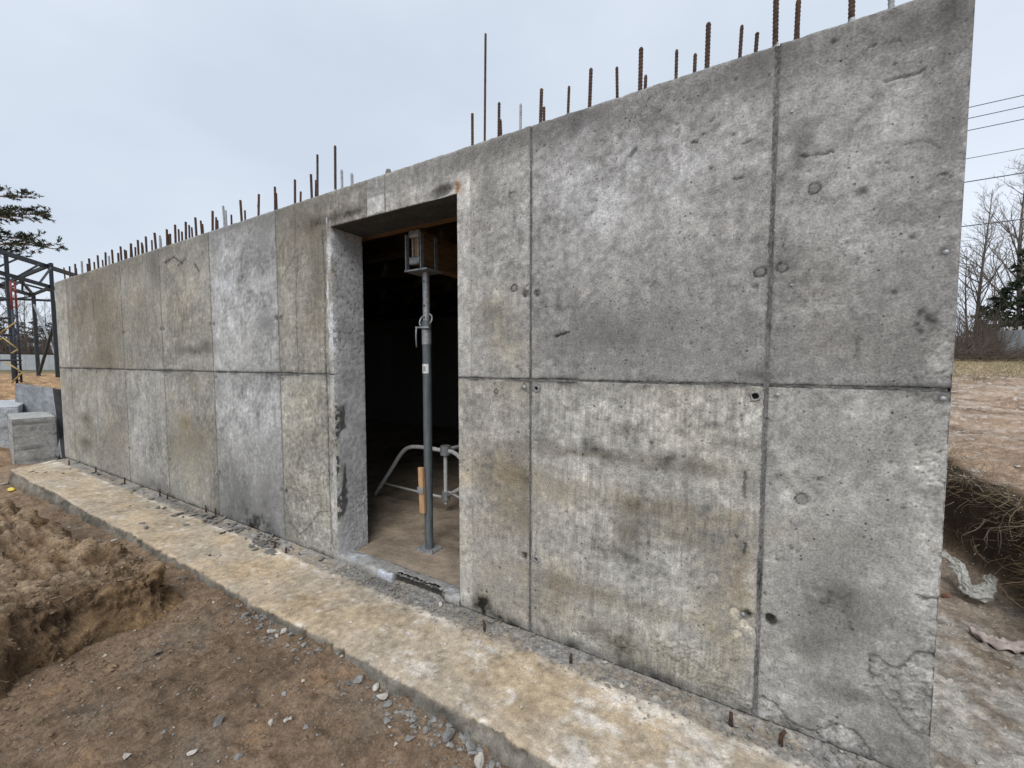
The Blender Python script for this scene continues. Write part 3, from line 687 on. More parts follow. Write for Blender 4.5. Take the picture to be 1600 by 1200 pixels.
joint(np.arange(0, SEAM, .01), S6b, False, .006, .004, .6)
joint(np.arange(DX1 + .002, X_R - .002, .006), SEAM, True, .0055, .002, .45)
joint(np.arange(X_L + .002, DX0 - .002, .008), SEAM, True, .0055, .002, .45)
for sx, dk in ((-1.808, .6), (-1.962, .6)): joint(np.arange(DZ1, WH, .006), sx, False, .004, .003, dk)

# the reveals of the doorway and the two ends of the wall
ys = np.linspace(-.001, WT, 44); zs = np.linspace(.0, DZ1, 340)
Yg, Zg = np.meshgrid(ys, zs, indexing='ij')
n2 = fbm(Yg * 7, Zg * 7, 5, 202, .6); n3 = fbm(Yg * 30, Zg * 30, 3, 203, .6); n1 = fbm(Yg * 2, Zg * 2, 4, 201)
lum = .42 * (1 + .15 * n1 + .2 * n2 + .2 * n3)
col = np.stack([lum * .985, lum * .995, lum * 1.01], -1)
tar = sst(.085 + .02 * n2, .07 + .02 * n2, Yg) * sst(.24, .30, Zg) * sst(1.08, 1.0, Zg + .04 * n2) * sst(-.15, .1, pn(Yg * 9, Zg * 5.0, 210) + .18)
col = col * (1 - .78 * tar[..., None])
fine_pits = .8 * sst(.52, .66, fbm(Yg * 45, Zg * 40, 2, 215)) * sst(1.0, 1.5, Zg)
rough = sst(.8, .3, Zg) * sst(.08, .12, Yg)
f1, f2, cid = worley(Yg * 40, Zg * 34, 37); cr = sst(.15, .02, f2 - f1)
col = col * (1 - .5 * fine_pits[..., None]) * (1 - (rough * .28 * cr)[..., None]); 
dsp = .0012 * n3 - .003 * fine_pits - .003 * rough * cr
P = np.stack([DX0 + dsp, Yg, Zg], -1)
P[-1, :, 0] = DX0 - .012
grid("door_reveal", P, M_REVEAL, np.clip(col, .01, .8), wall)
ys = np.linspace(0, WT, 20); zs = np.linspace(0, DZ1, 120); Yg, Zg = np.meshgrid(ys[::-1], zs, indexing='ij')
n2 = fbm(Yg * 7, Zg * 7, 4, 222); grid("door_reveal", np.stack([DX1 + .001 * n2, Yg, Zg], -1), M_CONC, np.repeat((.3 * (1 + .25 * n2))[..., None], 3, -1), wall)
xs = np.linspace(DX0, DX1, 100); ys = np.linspace(0.0, WT, 24); Xg, Yg = np.meshgrid(xs[::-1], ys, indexing='ij')
n2 = fbm(Xg * 5, Yg * 12, 4, 232); n3 = fbm(Xg * 25, Yg * 30, 3, 233)
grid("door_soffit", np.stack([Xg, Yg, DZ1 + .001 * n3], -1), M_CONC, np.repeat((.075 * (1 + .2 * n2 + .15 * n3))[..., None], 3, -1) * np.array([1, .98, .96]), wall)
for xe, s in ((X_R, 1), (X_L, -1)):
    ys = np.linspace(.0, WT, 24); zs = np.linspace(0, WH, 240); Yg, Zg = np.meshgrid(ys if s > 0 else ys[::-1], zs, indexing='ij')
    n2 = fbm(Yg * 7, Zg * 7, 4, 242); n3 = fbm(Yg * 30, Zg * 30, 3, 243)
    Pe = np.stack([xe - s * .0015 + .001 * n3 + s * .0005 * n2, Yg + .002 * n3, Zg], -1)
    grid("end_face", Pe, M_CONC, np.repeat((.27 * (1 + .25 * n2 + .2 * n3))[..., None], 3, -1), wall)

# other walls, deck formwork overhead and floor of the room
ROOM_Y = 4.6
c = (.27, .268, .26)
m = MB(); m.box((X_R - .135, (WT + ROOM_Y) / 2, 1.195), (.25, ROOM_Y - WT - .01, 2.39)); m.build("side_wall", M_CONC, bld, c)
m = MB(); m.box((X_L + .145, (WT + ROOM_Y) / 2, 1.195), (.25, ROOM_Y - WT - .01, 2.39)); m.build("side_wall", M_CONC, bld, c)
m = MB(); m.box(((X_L + X_R) / 2, ROOM_Y + .125, 1.195), (X_R - X_L - .04, .25, 2.39)); m.build("back_wall", M_CONC, bld, c)
xs = np.linspace(X_L + .1, X_R - .1, 240); ys = np.concatenate([np.linspace(.04, 1.6, 110), np.linspace(1.65, ROOM_Y + .1, 40)])
Xg, Yg = np.meshgrid(xs, ys, indexing='ij'); n1 = fbm(Xg * 1.5, Yg * 1.5, 4, 301); n2 = fbm(Xg * 7, Yg * 7, 4, 302); n3 = fbm(Xg * 25, Yg * 25, 3, 303)
col = np.array([.26, .215, .165]) * (1 + .25 * n1 + .28 * n2 + .2 * n3)[..., None]
grid("floor", np.stack([Xg, Yg, .012 + .003 * n2 + .002 * n3], -1), M_FOOT, np.clip(col, .03, .6), bld)

# threshold: chipped lip across the doorway, its middle broken out and near-black
xs = np.linspace(DX0 - .005, DX1 + .005, 210)
prof = np.array([[-.012, -.01], [-.013, .005], [-.013, .016], [-.013, .027], [-.011, .036], [-.004, .041], [.01, .042], [.03, .041], [.05, .04], [.07, .038], [.09, .034], [.11, .028], [.125, .018], [.135, .008]])
Xg = np.repeat(xs[:, None], len(prof), 1); Yg = np.repeat(prof[None, :, 0], len(xs), 0).copy(); Zg = np.repeat(prof[None, :, 1], len(xs), 0).copy()
n2 = fbm(Xg * 9, Yg * 30, 4, 311, .6); n3 = fbm(Xg * 40, Yg * 60 + Zg * 40, 3, 312, .6)
frt = (np.arange(len(prof)) < 6)[None, :]
hole = sst(-1.80, -1.775, Xg + .02 * n2) * sst(-1.40, -1.45, Xg + .03 * n2)
Yg = Yg + frt * hole * .045 + .003 * n3; Zg = Zg + .004 * n3 - (~frt) * hole * .002
lum = .30 * (1 + .25 * n2 + .25 * n3)
col = np.stack([lum, lum * .98, lum * .93], -1)
whi = np.clip((frt & True) * sst(-1.92, -1.90, Xg) * sst(-1.78, -1.80, Xg) + (~frt) * (sst(-1.95, -2.05, Xg) + sst(-1.45, -1.38, Xg)) * (.35 + .8 * n2), 0, 1)[..., None]
col = col * (1 - whi) + np.array([.46, .49, .54]) * (1 + .3 * n3[..., None]) * whi
lip_dark = (frt * np.clip(hole * 1.1 + .8 * sst(-1.5, -1.35, Xg) * sst(.02, .0, Zg), 0, 1) * .88)[..., None]
col = col * (1 - lip_dark) + np.array([.022, .02, .016]) * lip_dark
grid("threshold", np.stack([Xg, Yg, Zg], -1)[:, ::1], M_FOOT, np.clip(col, .01, .8), bld)

# ---- footing that the wall stands on
fx = axis([(-8.06, -3.2, .022, .010), (-3.2, .585, .010, .007)])
edge_y = -.53
yt = np.linspace(.03, edge_y + .02, 72)
pr = [(y, 0.0) for y in yt] + [(edge_y + .009, -.002), (edge_y + .003, -.007), (edge_y, -.016)] + [(edge_y - .004 * k, -.016 - .016 * k) for k in range(1, 15)]
pr = np.array(pr)
Xg = np.repeat(fx[:, None], len(pr), 1); Yg = np.repeat(pr[None, :, 0], len(fx), 0).copy(); Zg = np.repeat(pr[None, :, 1], len(fx), 0).copy()
S_ = np.repeat(np.concatenate([[0], np.cumsum(np.hypot(*np.diff(pr, axis=0).T))])[None, :], len(fx), 0)    # run along the section
n1 = fbm(Xg * 1.3, S_ * 2.0, 4, 401); n2 = fbm(Xg * 6, S_ * 6, 5, 402, .6); n3 = fbm(Xg * 28, S_ * 28, 3, 403, .6)
side = sst(-.004, -.02, Zg)
wob = .018 * fbm(Xg * 1.1, Xg * 0 + 4, 3, 405) + .009 * fbm(Xg * 6, Xg * 0 + 9, 4, 406, .6)
near_edge = sst(-.40, -.53, Yg)
chip = .7 * np.clip(fbm(Xg * 16, S_ * 18, 3, 407) - .30, 0, 1) * sst(-.47, -.53, Yg)
Yg = Yg + near_edge * wob + chip * .06 + side * .006 * n2
band = sst(-.135 + .018 * n2, -.105 + .018 * n2, Yg)                  # rough unfinished strip against the wall
Zg = Zg + .003 * n2 + .0018 * n3 - chip * .012 + band * (.006 * fbm(Xg * 40, S_ * 40, 3, 408, .6) - .004) + .004 * n1
tan = np.array([.43, .345, .24]); gre = np.array([.395, .345, .275]); wht = np.array([.62, .585, .53]); dgr = np.array([.235, .23, .22])
mg = np.clip(.45 + 1.1 * fbm(Xg * 2.1 + 3, S_ * 3, 4, 410) + .35 * sst(-.30, -.12, Yg), 0, 1)[..., None] * .75
col = tan * (1 - mg) + gre * mg
wm = np.clip(.75 * sst(-.9, .1, Xg) + 1.2 * fbm(Xg * 5.5, S_ * 7.5, 6, 411, .75) - .28 - .35 * sst(-.9, -1.6, Xg), 0, 1)
wm = np.maximum(wm, np.exp(-((Yg + .14 + .02 * n2) / .022) ** 2) * np.clip(.45 + 1.6 * fbm(Xg * 5, S_ * 9, 3, 412), 0, 1) * .9)
wm = np.maximum(wm, sst(-7.0, -7.8, Xg) * np.clip(.5 + n2, 0, 1) * sst(-.32, -.15, Yg))[..., None] * .85
col = col * (1 - wm) + wht * wm
bm = (band * np.clip(.75 + .5 * n2, 0, 1))[..., None]
col = col * (1 - bm) + dgr * (1 + .35 * fbm(Xg * 45, S_ * 45, 2, 413))[..., None] * bm
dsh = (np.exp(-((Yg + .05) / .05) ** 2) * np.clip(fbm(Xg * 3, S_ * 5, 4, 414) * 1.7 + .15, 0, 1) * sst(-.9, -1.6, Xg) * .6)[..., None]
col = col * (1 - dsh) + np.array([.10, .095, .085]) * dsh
org = np.clip(fbm(Xg * 3.2, S_ * 4, 4, 415) * 1.6 - .6, 0, 1)[..., None] * .3
col = col * (1 - org) + np.array([.39, .27, .15]) * org
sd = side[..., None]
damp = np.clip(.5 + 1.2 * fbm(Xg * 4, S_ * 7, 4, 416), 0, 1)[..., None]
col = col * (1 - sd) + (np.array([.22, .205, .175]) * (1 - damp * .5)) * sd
soil = (sst(-.06, -.16, Zg) * sst(-.3, .3, n2 + .2))[..., None]
col = col * (1 - .8 * soil) + np.array([.15, .105, .07]) * .8 * soil
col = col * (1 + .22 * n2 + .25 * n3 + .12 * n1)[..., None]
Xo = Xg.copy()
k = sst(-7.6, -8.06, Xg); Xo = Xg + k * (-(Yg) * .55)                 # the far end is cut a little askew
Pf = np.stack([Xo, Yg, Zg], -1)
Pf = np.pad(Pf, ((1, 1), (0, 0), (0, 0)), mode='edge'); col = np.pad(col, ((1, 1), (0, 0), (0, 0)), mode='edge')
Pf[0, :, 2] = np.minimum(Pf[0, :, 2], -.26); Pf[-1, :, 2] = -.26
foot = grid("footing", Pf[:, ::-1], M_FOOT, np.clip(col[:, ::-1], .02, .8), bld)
m = MB(); m.box((-3.74, .14, -.13), (8.5, .2, .23)); m.build("footing_base", M_FOOT, bld, (.25, .24, .22))

# ---- starter bars along the wall head (px at the foot, py of the tip, radius mm, outer/inner row, kind)
BARS = [(1396, -6, 9, 0, 'g'), (1334, -38, 10, 0, 'r'), (1246, 2, 9, 0, 'r'), (1251, 30, 8, 1, 'r'), (1216, -48, 10, 0, 'r'), (1178.5, 53, 8, 1, 'r'), (1156, 41, 7, 0, 'r'),
 (1106, 38, 10, 0, 'r'), (1085, 83, 8, 1, 'r'), (1057, 77, 7, 0, 'r'), (1001, 77, 10, 0, 'r'), (1007, 118, 8, 1, 'r'), (966, 106, 7, 0, 'r'), (921, 108, 9, 0, 'r'), (887, 134, 7, 0, 'r'),
 (844, 138, 9, 0, 'r'), (850, 166, 8, 1, 'r'), (813, 161, 7, 0, 'g'), (779, 162, 8, 0, 'r'), (784.5, 187, 8, 1, 'r'), (756.5, 54, 7, 0, 'r'), (738, 178, 8, 0, 'r'),
 (550, 271, 10, 0, 'g'), (534, 265, 9, 0, 'g'), (522, 227, 9, 0, 'r'), (494, 241, 9, 0, 'r'), (491, 281, 8, 1, 'r'), (486.5, 273, 10, 0, 'r'), (467.5, 299, 9, 1, 'r'), (459.5, 281, 10, 0, 'r'),
 (432, 302, 9, 1, 'r'), (428.5, 292, 10, 0, 'r'), (405, 320, 8, 1, 'r'), (402, 303, 10, 0, 'r'), (382.5, 328, 9, 1, 'r'), (377, 313, 11, 0, 'r'), (361, 335, 9, 1, 'r'), (353.5, 329, 9, 1, 'g'), (350, 322, 10, 0, 'g'),
 (340, 344, 9, 1, 'r'), (335.5, 339, 9, 1, 'r'), (330.5, 329, 11, 0, 'r'), (318, 350, 9, 1, 'r'), (315, 345, 9, 0, 'r'), (306, 339.5, 11, 0, 'r'), (300.5, 355.5, 9, 1, 'r'), (295, 351, 9, 0, 'r'), (289, 346, 11, 0, 'r'),
 (284, 362, 10, 1, 'r'), (279, 358, 9, 0, 'r'), (273, 351, 11, 0, 'r'), (265.5, 365, 10, 1, 'r'), (262.5, 366, 10, 1, 'r'), (260, 358, 11, 0, 'r'), (252, 372, 9, 1, 'g'), (249, 368, 10, 0, 'g'), (243, 364, 12, 0, 'r'),
 (237, 375, 9, 1, 'r'), (228, 369, 11, 0, 'r'), (224, 383, 9, 1, 'r'), (221.5, 379, 10, 0, 'r'), (215.5, 375, 11, 0, 'r'), (210.5, 386, 10, 1, 'r'), (207, 385, 9, 1, 'r'), (203, 380, 12, 0, 'r'),
 (197.5, 391, 9, 1, 'r'), (195, 390, 9, 0, 'r'), (189, 385, 11, 0, 'r'), (184.5, 395, 12, 1, 'r'), (175.5, 390, 11, 0, 'r'), (171, 400, 12, 1, 'g'), (164, 394, 11, 0, 'r'), (161, 406, 9, 1, 'r'), (153, 399, 11, 0, 'r'),
 (147.5, 409, 10, 1, 'r'), (140, 404, 12, 0, 'r'), (137, 412, 11, 1, 'r'), (127.5, 408, 12, 0, 'g'), (119.5, 419, 10, 1, 'r'), (117, 412, 11, 0, 'r'), (108.5, 416, 10, 0, 'r'), (101, 418, 9, 0, 'r')]
random.seed(3)
for px, tip, rmm, inner, kd in BARS:
    y = .185 if inner else .075
    x, z = WP(px, tip, y)
    z = max(z, WH + .05)
    r = rmm / 1000.0 * .88
    near = x > -2.4
    lean = (random.uniform(-.01, .01), random.uniform(-.008, .008))
    b = MB(); L = z - (WH - .04); 
    if near:
        n = int(L / .0045); pts = []; rad = []
        for i in range(n + 1):
            t = i / n; pts.append((x + lean[0] * t, y + lean[1] * t, WH - .04 + L * t))
            rad.append(r * (1.13 if i % 3 == 1 and px != 756.5 else .95))
        rad[-1] = r * .7
        b.tube(pts, rad, 9)
    else:
        b.tube([(x, y, WH - .04), (x + lean[0], y + lean[1], z - .004), (x + lean[0], y + lean[1], z)], [r, r, r * .7], 6)
    b.build("rebar", M_REBARG if kd == 'g' else M_RUST, wall, smooth=near)
    if kd == 'r' and near and px in (1334, 1216, 522, 1106):          # cement splash round the foot
        c = MB(); c.tube([(x, y, WH - .01), (x, y, WH + .02), (x, y, WH + .05)], [r * 1.6, r * 1.35, r * 1.05], 9); c.build("cement_collar", M_REBARG, wall, smooth=True)
# short concrete nub in the lintel joint and a pair of crumbs
c = MB(); c.tube([(-1.806, .03, WH - .02), (-1.806, .03, WH + .015), (-1.805, .03, WH + .035)], [.02, .018, .012], 7); c.build("cement_nub", M_CHIP, wall, smooth=True)

# ---- plugged and open tie holes
def ring(name, x, z, r, t, y0, mat, n=16):
    b = MB(); V = []; F = []
    rj = random.Random(int(x * 1000))
    for k in range(n):
        a = 2 * math.pi * k / n; q_ = rj.uniform(.85, 1.12); ca, sa = math.cos(a) * q_, math.sin(a) * q_
        for rr, yy in ((r, y0 + .012), (r, y0 - .002), (r + t, y0 - .0015), (r + t * 1.3, y0 + .004)): V.append((x + rr * ca, yy, z + rr * sa))
    for k in range(n):
        j = (k + 1) % n
        for q in range(3): F.append((k * 4 + q, k * 4 + q + 1, j * 4 + q + 1, j * 4 + q))
    b.add(V, F); return b.build(name, mat, wall, (.28, .28, .275), smooth=True)
for x, z, r in HL: ring("tie_hole_rim", x, z, r, .006, -.002, M_CONC)
def plug(x, z, r, mat=M_GALV):
    b = MB(); n = 12; V = [(x, -.004, z)]
    for rr, yy in ((r * .55, -.0035), (r * .9, -.0005), (r, .004)):
        for k in range(n): V.append((x + rr * math.cos(2 * math.pi * k / n), yy, z + rr * math.sin(2 * math.pi * k / n)))
    F = [(0, 1 + k, 1 + (k + 1) % n) for k in range(n)]
    for q in range(2):
        for k in range(n): F.append((1 + q * n + k, 1 + (q + 1) * n + k, 1 + (q + 1) * n + (k + 1) % n, 1 + q * n + (k + 1) % n))
    b.add(V, F); b.build("tie_plug", mat, wall, smooth=True)
for px, py, r in ((819, 605, .010), (1474, 623, .009), (1478, 394, .009), (1215, 617, .009), (1237, 446, .005), (1161, 960, .008), (1237, 175, .006)):
    x, z = WP(px, py); plug(x, z, r)
for x, z in ((S2 + .034, .375), (S3 + .03, 1.203), (S4 + .03, 1.203), (S5 + .03, 1.203), (S6 + .03, 1.203), (S5 - .02, .375), (S4 - .03, .375)):
    ring("tie_hole_rim", x, z, .010, .006, -.001, M_CONC, 12)

# ---- rusty stubs standing in the rough strip of the footing
for i, (px, py, h, tl) in enumerate([(892, 1034, .035, .1), (1142, 1132, .045, .0), (1220, 1162, .05, .45), (757, 984, .045, -.35), (447, 864, .04, .2), (430, 856, .05, -.2), (337, 806, .07, .2), (322, 800, .06, -.2),
                                   (262, 780, .06, .3), (250, 775, .07, -.1), (195, 756, .07, .2), (150, 738, .07, .1), (108, 726, .06, -.2), (93, 717, .06, .1)]):
    x, y = GP(px, py); y = min(y, -.02)
    b = MB(); b.tube([(x, y, -.02), (x, y, h * .6), (x + tl * h * .5, y, h)], [.007, .007, .006], 7); b.build("rebar_stub", M_RUST, foot, smooth=True)

# ================================================================== deck formwork over the room
deck = empty("deck_formwork", (-3.8, 2.0, 2.36), "dark plywood deck formwork roofing the unlit room", "formwork")
for i in range(7):
    m = MB(); x0 = X_L + .3 + i * 1.16; m.box((x0 + .578, 2.45, 2.405), (1.15, 4.4, .021)); m.build("plywood_sheet", M_PLY, deck)
def h_beam(name, a, b, mat_f, mat_w, parent, hgt=.2, fw=.08, web=.027):
    a = Vector(a); b = Vector(b); d = (b - a).normalized()
    for s, nm in ((1, "top_flange"), (-1, "bottom_flange")):
        off = Vector((0, 0, s * (hgt / 2 - .02))); m = MB(); m.bar(a + off, b + off, fw, .04); m.build(nm, mat_f, parent, bevel=.003)
    m = MB(); m.bar(a, b, web, hgt - .08); m.build("web", mat_w, parent)
# secondary joists run along the building
for i, y in enumerate((.305, .78, 1.3, 1.82, 2.34, 2.86, 3.38, 3.9, 4.4)):
    j = empty("ceiling_joist", (-3.8, y, 2.19), None, "joist", "timber joists under the deck formwork")
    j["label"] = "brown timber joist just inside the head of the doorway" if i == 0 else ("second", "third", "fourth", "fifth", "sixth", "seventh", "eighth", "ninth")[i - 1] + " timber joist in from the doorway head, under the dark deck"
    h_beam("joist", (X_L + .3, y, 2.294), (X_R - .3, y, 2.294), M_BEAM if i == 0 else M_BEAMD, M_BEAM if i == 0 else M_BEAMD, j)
# main beam on the prop head
PX, PY = -1.862, .402
mb = empty("formwork_beam", (PX, PY, 1.95), "wooden formwork beam with grey capped end lying in the prop head", "beam")
h_beam("beam", (PX - .03, PY - .06, 2.078), (PX - .03, 4.3, 2.078), M_BEAM, M_BEAMY, mb, .225, .085, .03)
for s in (1, -1):
    m = MB()
    zc = 2.078 + s * .0875
    m.box((PX - .03, PY - .068, zc), (.094, .035, .052)); m.build("end_cap", M_GALV, mb, bevel=.012)
for s in (-1, 1):
    m = MB(); V = []
    m.box((PX - .03 + s * .024, PY - .064, 2.078), (.014, .012, .12)); m.build("end_shoulder", M_GALV, mb, bevel=.004)

# ================================================================== steel prop in the doorway
prop = empty("steel_prop", (PX, PY, 0), "blue-grey telescopic steel prop standing just inside the doorway", "prop")
def cyl(name, mat, parent, x, y, z0, z1, r, n=20, r1=None):
    m = MB(); m.tube([(x, y, z0), (x, y, z1)], [r, r1 or r], n); o = m.build(name, mat, parent, smooth=True)
    e = o.modifiers.new("edges", 'EDGE_SPLIT'); e.split_angle = R(40); return o
m = MB(); m.box((PX, PY, .018), (.15, .12, .008)); bp = m.build("base_plate", M_GALV, prop)
for sx in (-1, 1):
    cyl("bolt", M_GALV, bp, PX + sx * .055, PY - .04, .022, .034, .009, 6)
cyl("outer_tube", M_PROP, prop, PX, PY, .022, 1.60, .030)
cyl("inner_tube", M_GALV, prop, PX, PY, 1.60, 1.922, .024)
cyl("collar", M_PROP, prop, PX, PY, 1.535, 1.592, .034)
cyl("thread_sleeve", M_GALV, prop, PX, PY, 1.44, 1.535, .0325)
for z in (1.86, 1.70, 1.62):
    m = MB(); m.tube([(PX + .002, PY - .0242, z), (PX + .002, PY - .0252, z)], [.007, .007], 10); m.build("pin_hole", M_BLACK, prop)
m = MB(); pts = []
for k in range(15):
    a = R(-30 + 260 * k / 14); pts.append((PX + .012 + .052 * math.cos(a), PY - .02 + .02 * math.sin(a), 1.60 + .046 * math.sin(a)))
m.tube(pts, .006, 8); m.build("pin_ring", M_GALV, prop, smooth=True)
m = MB(); m.tube([(PX - .065, PY - .035, 1.555), (PX + .05, PY - .035, 1.55)], .0065, 8); m.tube([(PX - .055, PY - .04, 1.56), (PX - .058, PY - .042, 1.5), (PX - .054, PY - .042, 1.42)], [.0055, .005, .0045], 8)
m.build("locking_pin", M_GALV, prop, smooth=True)
m = MB(); m.box((PX - .02, PY, 1.929), (.20, .16, .010)); hd = m.build("fork_head", M_GALV, prop)
for sx in (-.095, .035):
    for sy in (-.07, .07):
        m = MB(); m.bar((PX - .005 + sx, PY + sy, 1.934), (PX - .005 + sx, PY + sy, 2.165), .008, .034, (0, 1, 0)); m.build("fork_arm", M_GALV, hd, bevel=.002)
m = MB(); n = 10; V = []; Fq = []
for k in range(n + 1):
    a = R(-150 + 120 * k / n)
    for z in (1.245, 1.305 + (.006 if k % 3 == 0 else 0)): V.append((PX + .0306 * math.cos(a), PY + .0306 * math.sin(a), z))
for k in range(n): Fq.append((2 * k, 2 * k + 2, 2 * k + 3, 2 * k + 1))
m.add(V, Fq); lab = m.build("sticker", M_LABEL, prop, smooth=True)
fc = bpy.data.curves.new("sticker_print", 'FONT'); fc.body = "300"; fc.size = .026; fc.align_x = 'CENTER'; fc.align_y = 'CENTER'; fc.extrude = .0002
_fo = bpy.data.objects.new("sticker_font", fc)
fo = bpy.data.objects.new("sticker_print", bpy.data.meshes.new_from_object(_fo)); bpy.data.objects.remove(_fo); COL.objects.link(fo); fo.data.materials.clear(); fo.data.materials.append(M_BLACK)
fo.parent = lab
ang = R(-82)
fo.matrix_local = Matrix.Translation((PX + .0316 * math.cos(ang), PY + .0316 * math.sin(ang), 1.273)) @ Matrix.Rotation(ang + R(90), 4, 'Z') @ Matrix.Rotation(R(90), 4, 'X') @ Matrix.Rotation(R(90), 4, 'Z')

wb = empty("timber_offcut", (PX - .02, PY - .05, .28), "raw pine offcut clipped upright against the lower prop tube", "offcut")
m = MB(); m.bar((PX - .010, PY - .047, .285), (PX - .022, PY - .047, .60), .042, .022, (0, 1, 0)); m.build("board", M_WOOD, wb, bevel=.002)
m = MB(); m.box((PX - .018, PY - .0635, .445), (.05, .008, .044)); m.build("clip", M_GALV, wb, bevel=.003)

# folding tripod behind the prop, with its own prop standing in it
TY = 1.0
tri = empty("folding_tripod", (-2.25, TY, .012), "galvanised tubular tripod with bent legs behind the prop", "tripod")
hub = Vector((-2.22, TY, .555))
def smooth_path(pts, n=5):
    P_ = [Vector(p) for p in pts]; out = []
    for i in range(len(P_) - 1):
        p0 = P_[max(i - 1, 0)]; p1 = P_[i]; p2 = P_[i + 1]; p3 = P_[min(i + 2, len(P_) - 1)]
        for k in range(n):
            t = k / n; out.append(.5 * ((2 * p1) + (p2 - p0) * t + (2 * p0 - 5 * p1 + 4 * p2 - p3) * t * t + (3 * p1 - p0 - 3 * p2 + p3) * t ** 3))
    out.append(P_[-1]); return out
legs = [[(-3.07, .98, .02), (-2.86, .98, .28), (-2.70, .98, .48), (-2.60, .98, .545), (-2.46, .99, .56), (-2.24, 1.0, .555)],
        [(-1.72, .93, .02), (-1.86, .94, .26), (-1.96, .96, .43), (-2.03, .98, .52), (-2.12, 1.0, .553), (-2.20, 1.0, .556)],
        [(-2.12, 1.75, .02), (-2.14, 1.62, .26), (-2.16, 1.48, .46), (-2.18, 1.35, .54), (-2.2, 1.15, .556), (-2.2, 1.03, .556)]]
for lg in legs:
    m = MB(); m.tube(smooth_path(lg), .018, 10); m.build("leg", M_GALVW, tri, smooth=True)
m = MB(); m.tube([(-2.20, TY, .52), (-2.20, TY, .60)], .045, 14); m.build("hub_sleeve", M_GALV, tri, smooth=False)
cyl("centre_post", M_GALVW, tri, -2.20, TY, .09, .53, .017, 12)
m = MB(); m.tube([(-2.20, TY, .12), (-2.20, TY, .20)], .034, 12); m.build("lower_sleeve", M_GALV, tri)
for a, b_ in (((-2.95, .98, .16), (-2.25, 1.0, .14)), ((-1.80, .94, .14), (-2.17, 1.0, .20)), ((-1.9, .95, .32), (-2.17, 1.0, .17)), ((-2.14, 1.62, .24), (-2.2, 1.02, .16))):
    m = MB(); m.tube([a, b_], .011, 8); m.build("brace", M_GALVW, tri, smooth=True)
_unused = '''p2 = empty("second_steel_prop", (-2.20, TY, 0.01), "dim steel prop standing in the tripod inside the room", "prop")
p2.name = "steel_prop.001"
cyl("outer_tube", M_PROP, p2, -2.20, TY, .02, 1.55, .030); cyl("inner_tube", M_GALV, p2, -2.20, TY, 1.55, 2.19, .024)
'''

# ================================================================== earth heap on the left
u = axis([(-7.2, -4.2, .05, .02), (-4.2, -3.2, .018, .010), (-3.2, -2.45, .0065, .0065)])
v = axis([(-3.2, -1.6, .07, .02), (-1.6, -.52, .012, .0075)])
U, Vv = np.meshgrid(u, v, indexing='ij')
xf = -2.70 + .10 * pn(Vv * 2.2, 2.2, 501) + .05 * pn(Vv * 6, 1.1, 502) + .10 * sst(-1.15, -1.5, Vv)
ysd = -.625 - .17 * sst(-2.9, -4.3, U) + .045 * pn(U * 2.5, 4.2, 503) + .02 * pn(U * 8, 1.2, 504)
hf = sst(-.02, .13, xf - U) ** .8
hs = sst(-.0, .17, ysd - Vv) * .9 + .1 * sst(0, .05, ysd - Vv)
topz = .175 + .04 * sst(-3.1, -4.3, U) + .04 * sst(-.9, -1.7, Vv) + .05 * fbm(U * 1.6, Vv * 1.6, 4, 505) - .34 * sst(-4.6, -6.9, U)
base = ground_z(U, Vv, False) - .03
Hm = base + (topz - base) * hf * hs * sst(-3.2, -2.6, Vv)
Pm = np.stack([U, Vv, Hm], -1)
du = np.gradient(Pm, axis=0); dv = np.gradient(Pm, axis=1); nr = np.cross(du, dv); nr /= np.linalg.norm(nr, axis=-1, keepdims=True)
def n3d(P, s, o, seed): return (fbm(P[..., 0] * s, P[..., 1] * s, o, seed, .55) + fbm(P[..., 1] * s, P[..., 2] * s * 1.6 + 5, o, seed + 3, .55) + fbm(P[..., 2] * s * 1.6, P[..., 0] * s, o, seed + 7, .55)) / 1.9
wgt = np.clip(hf * hs * 4, 0, 1)
d1 = n3d(Pm, 3.6, 3, 511); d2 = n3d(Pm, 11, 4, 521); d3 = n3d(Pm, 36, 3, 531)
w1, w2, wid = worley(Pm[..., 0] * 9 + Pm[..., 2] * 6 + d2 * .5, Pm[..., 1] * 9 + Pm[..., 2] * 5 + d2 * .5, 9)
gA, gB = Pm[..., 0] + .6 * Pm[..., 2], Pm[..., 1] + .55 * Pm[..., 2]
_, cA, oxA, oyA = worley2(gA * 4.2 + .35 * d2, gB * 4.2 + .35 * d1, 91)
_, cB, oxB, oyB = worley2(gA * 10.5 + .4 * d2, gB * 10.5 + .4 * d3, 92)
facet = .030 * (cA - .5) + .030 * (oxA * np.cos(cA * 40) + oyA * np.sin(cA * 40)) + .012 * (cB - .5) + .014 * (oxB * np.cos(cB * 50) + oyB * np.sin(cB * 50))
lump = facet - .012 * sst(.08, .0, w2 - w1) * (wid > .5)
x1, x2, xid = worley(Pm[..., 0] * 27 + Pm[..., 2] * 18 + d3 * .5, Pm[..., 1] * 27 + Pm[..., 2] * 14 + d2, 19)
lump = lump + (.5 - x1) * .009 * (xid > .5)
Pm = Pm + nr * (wgt * (.048 * d1 + .022 * d2 + .012 * d3 + lump))[..., None]
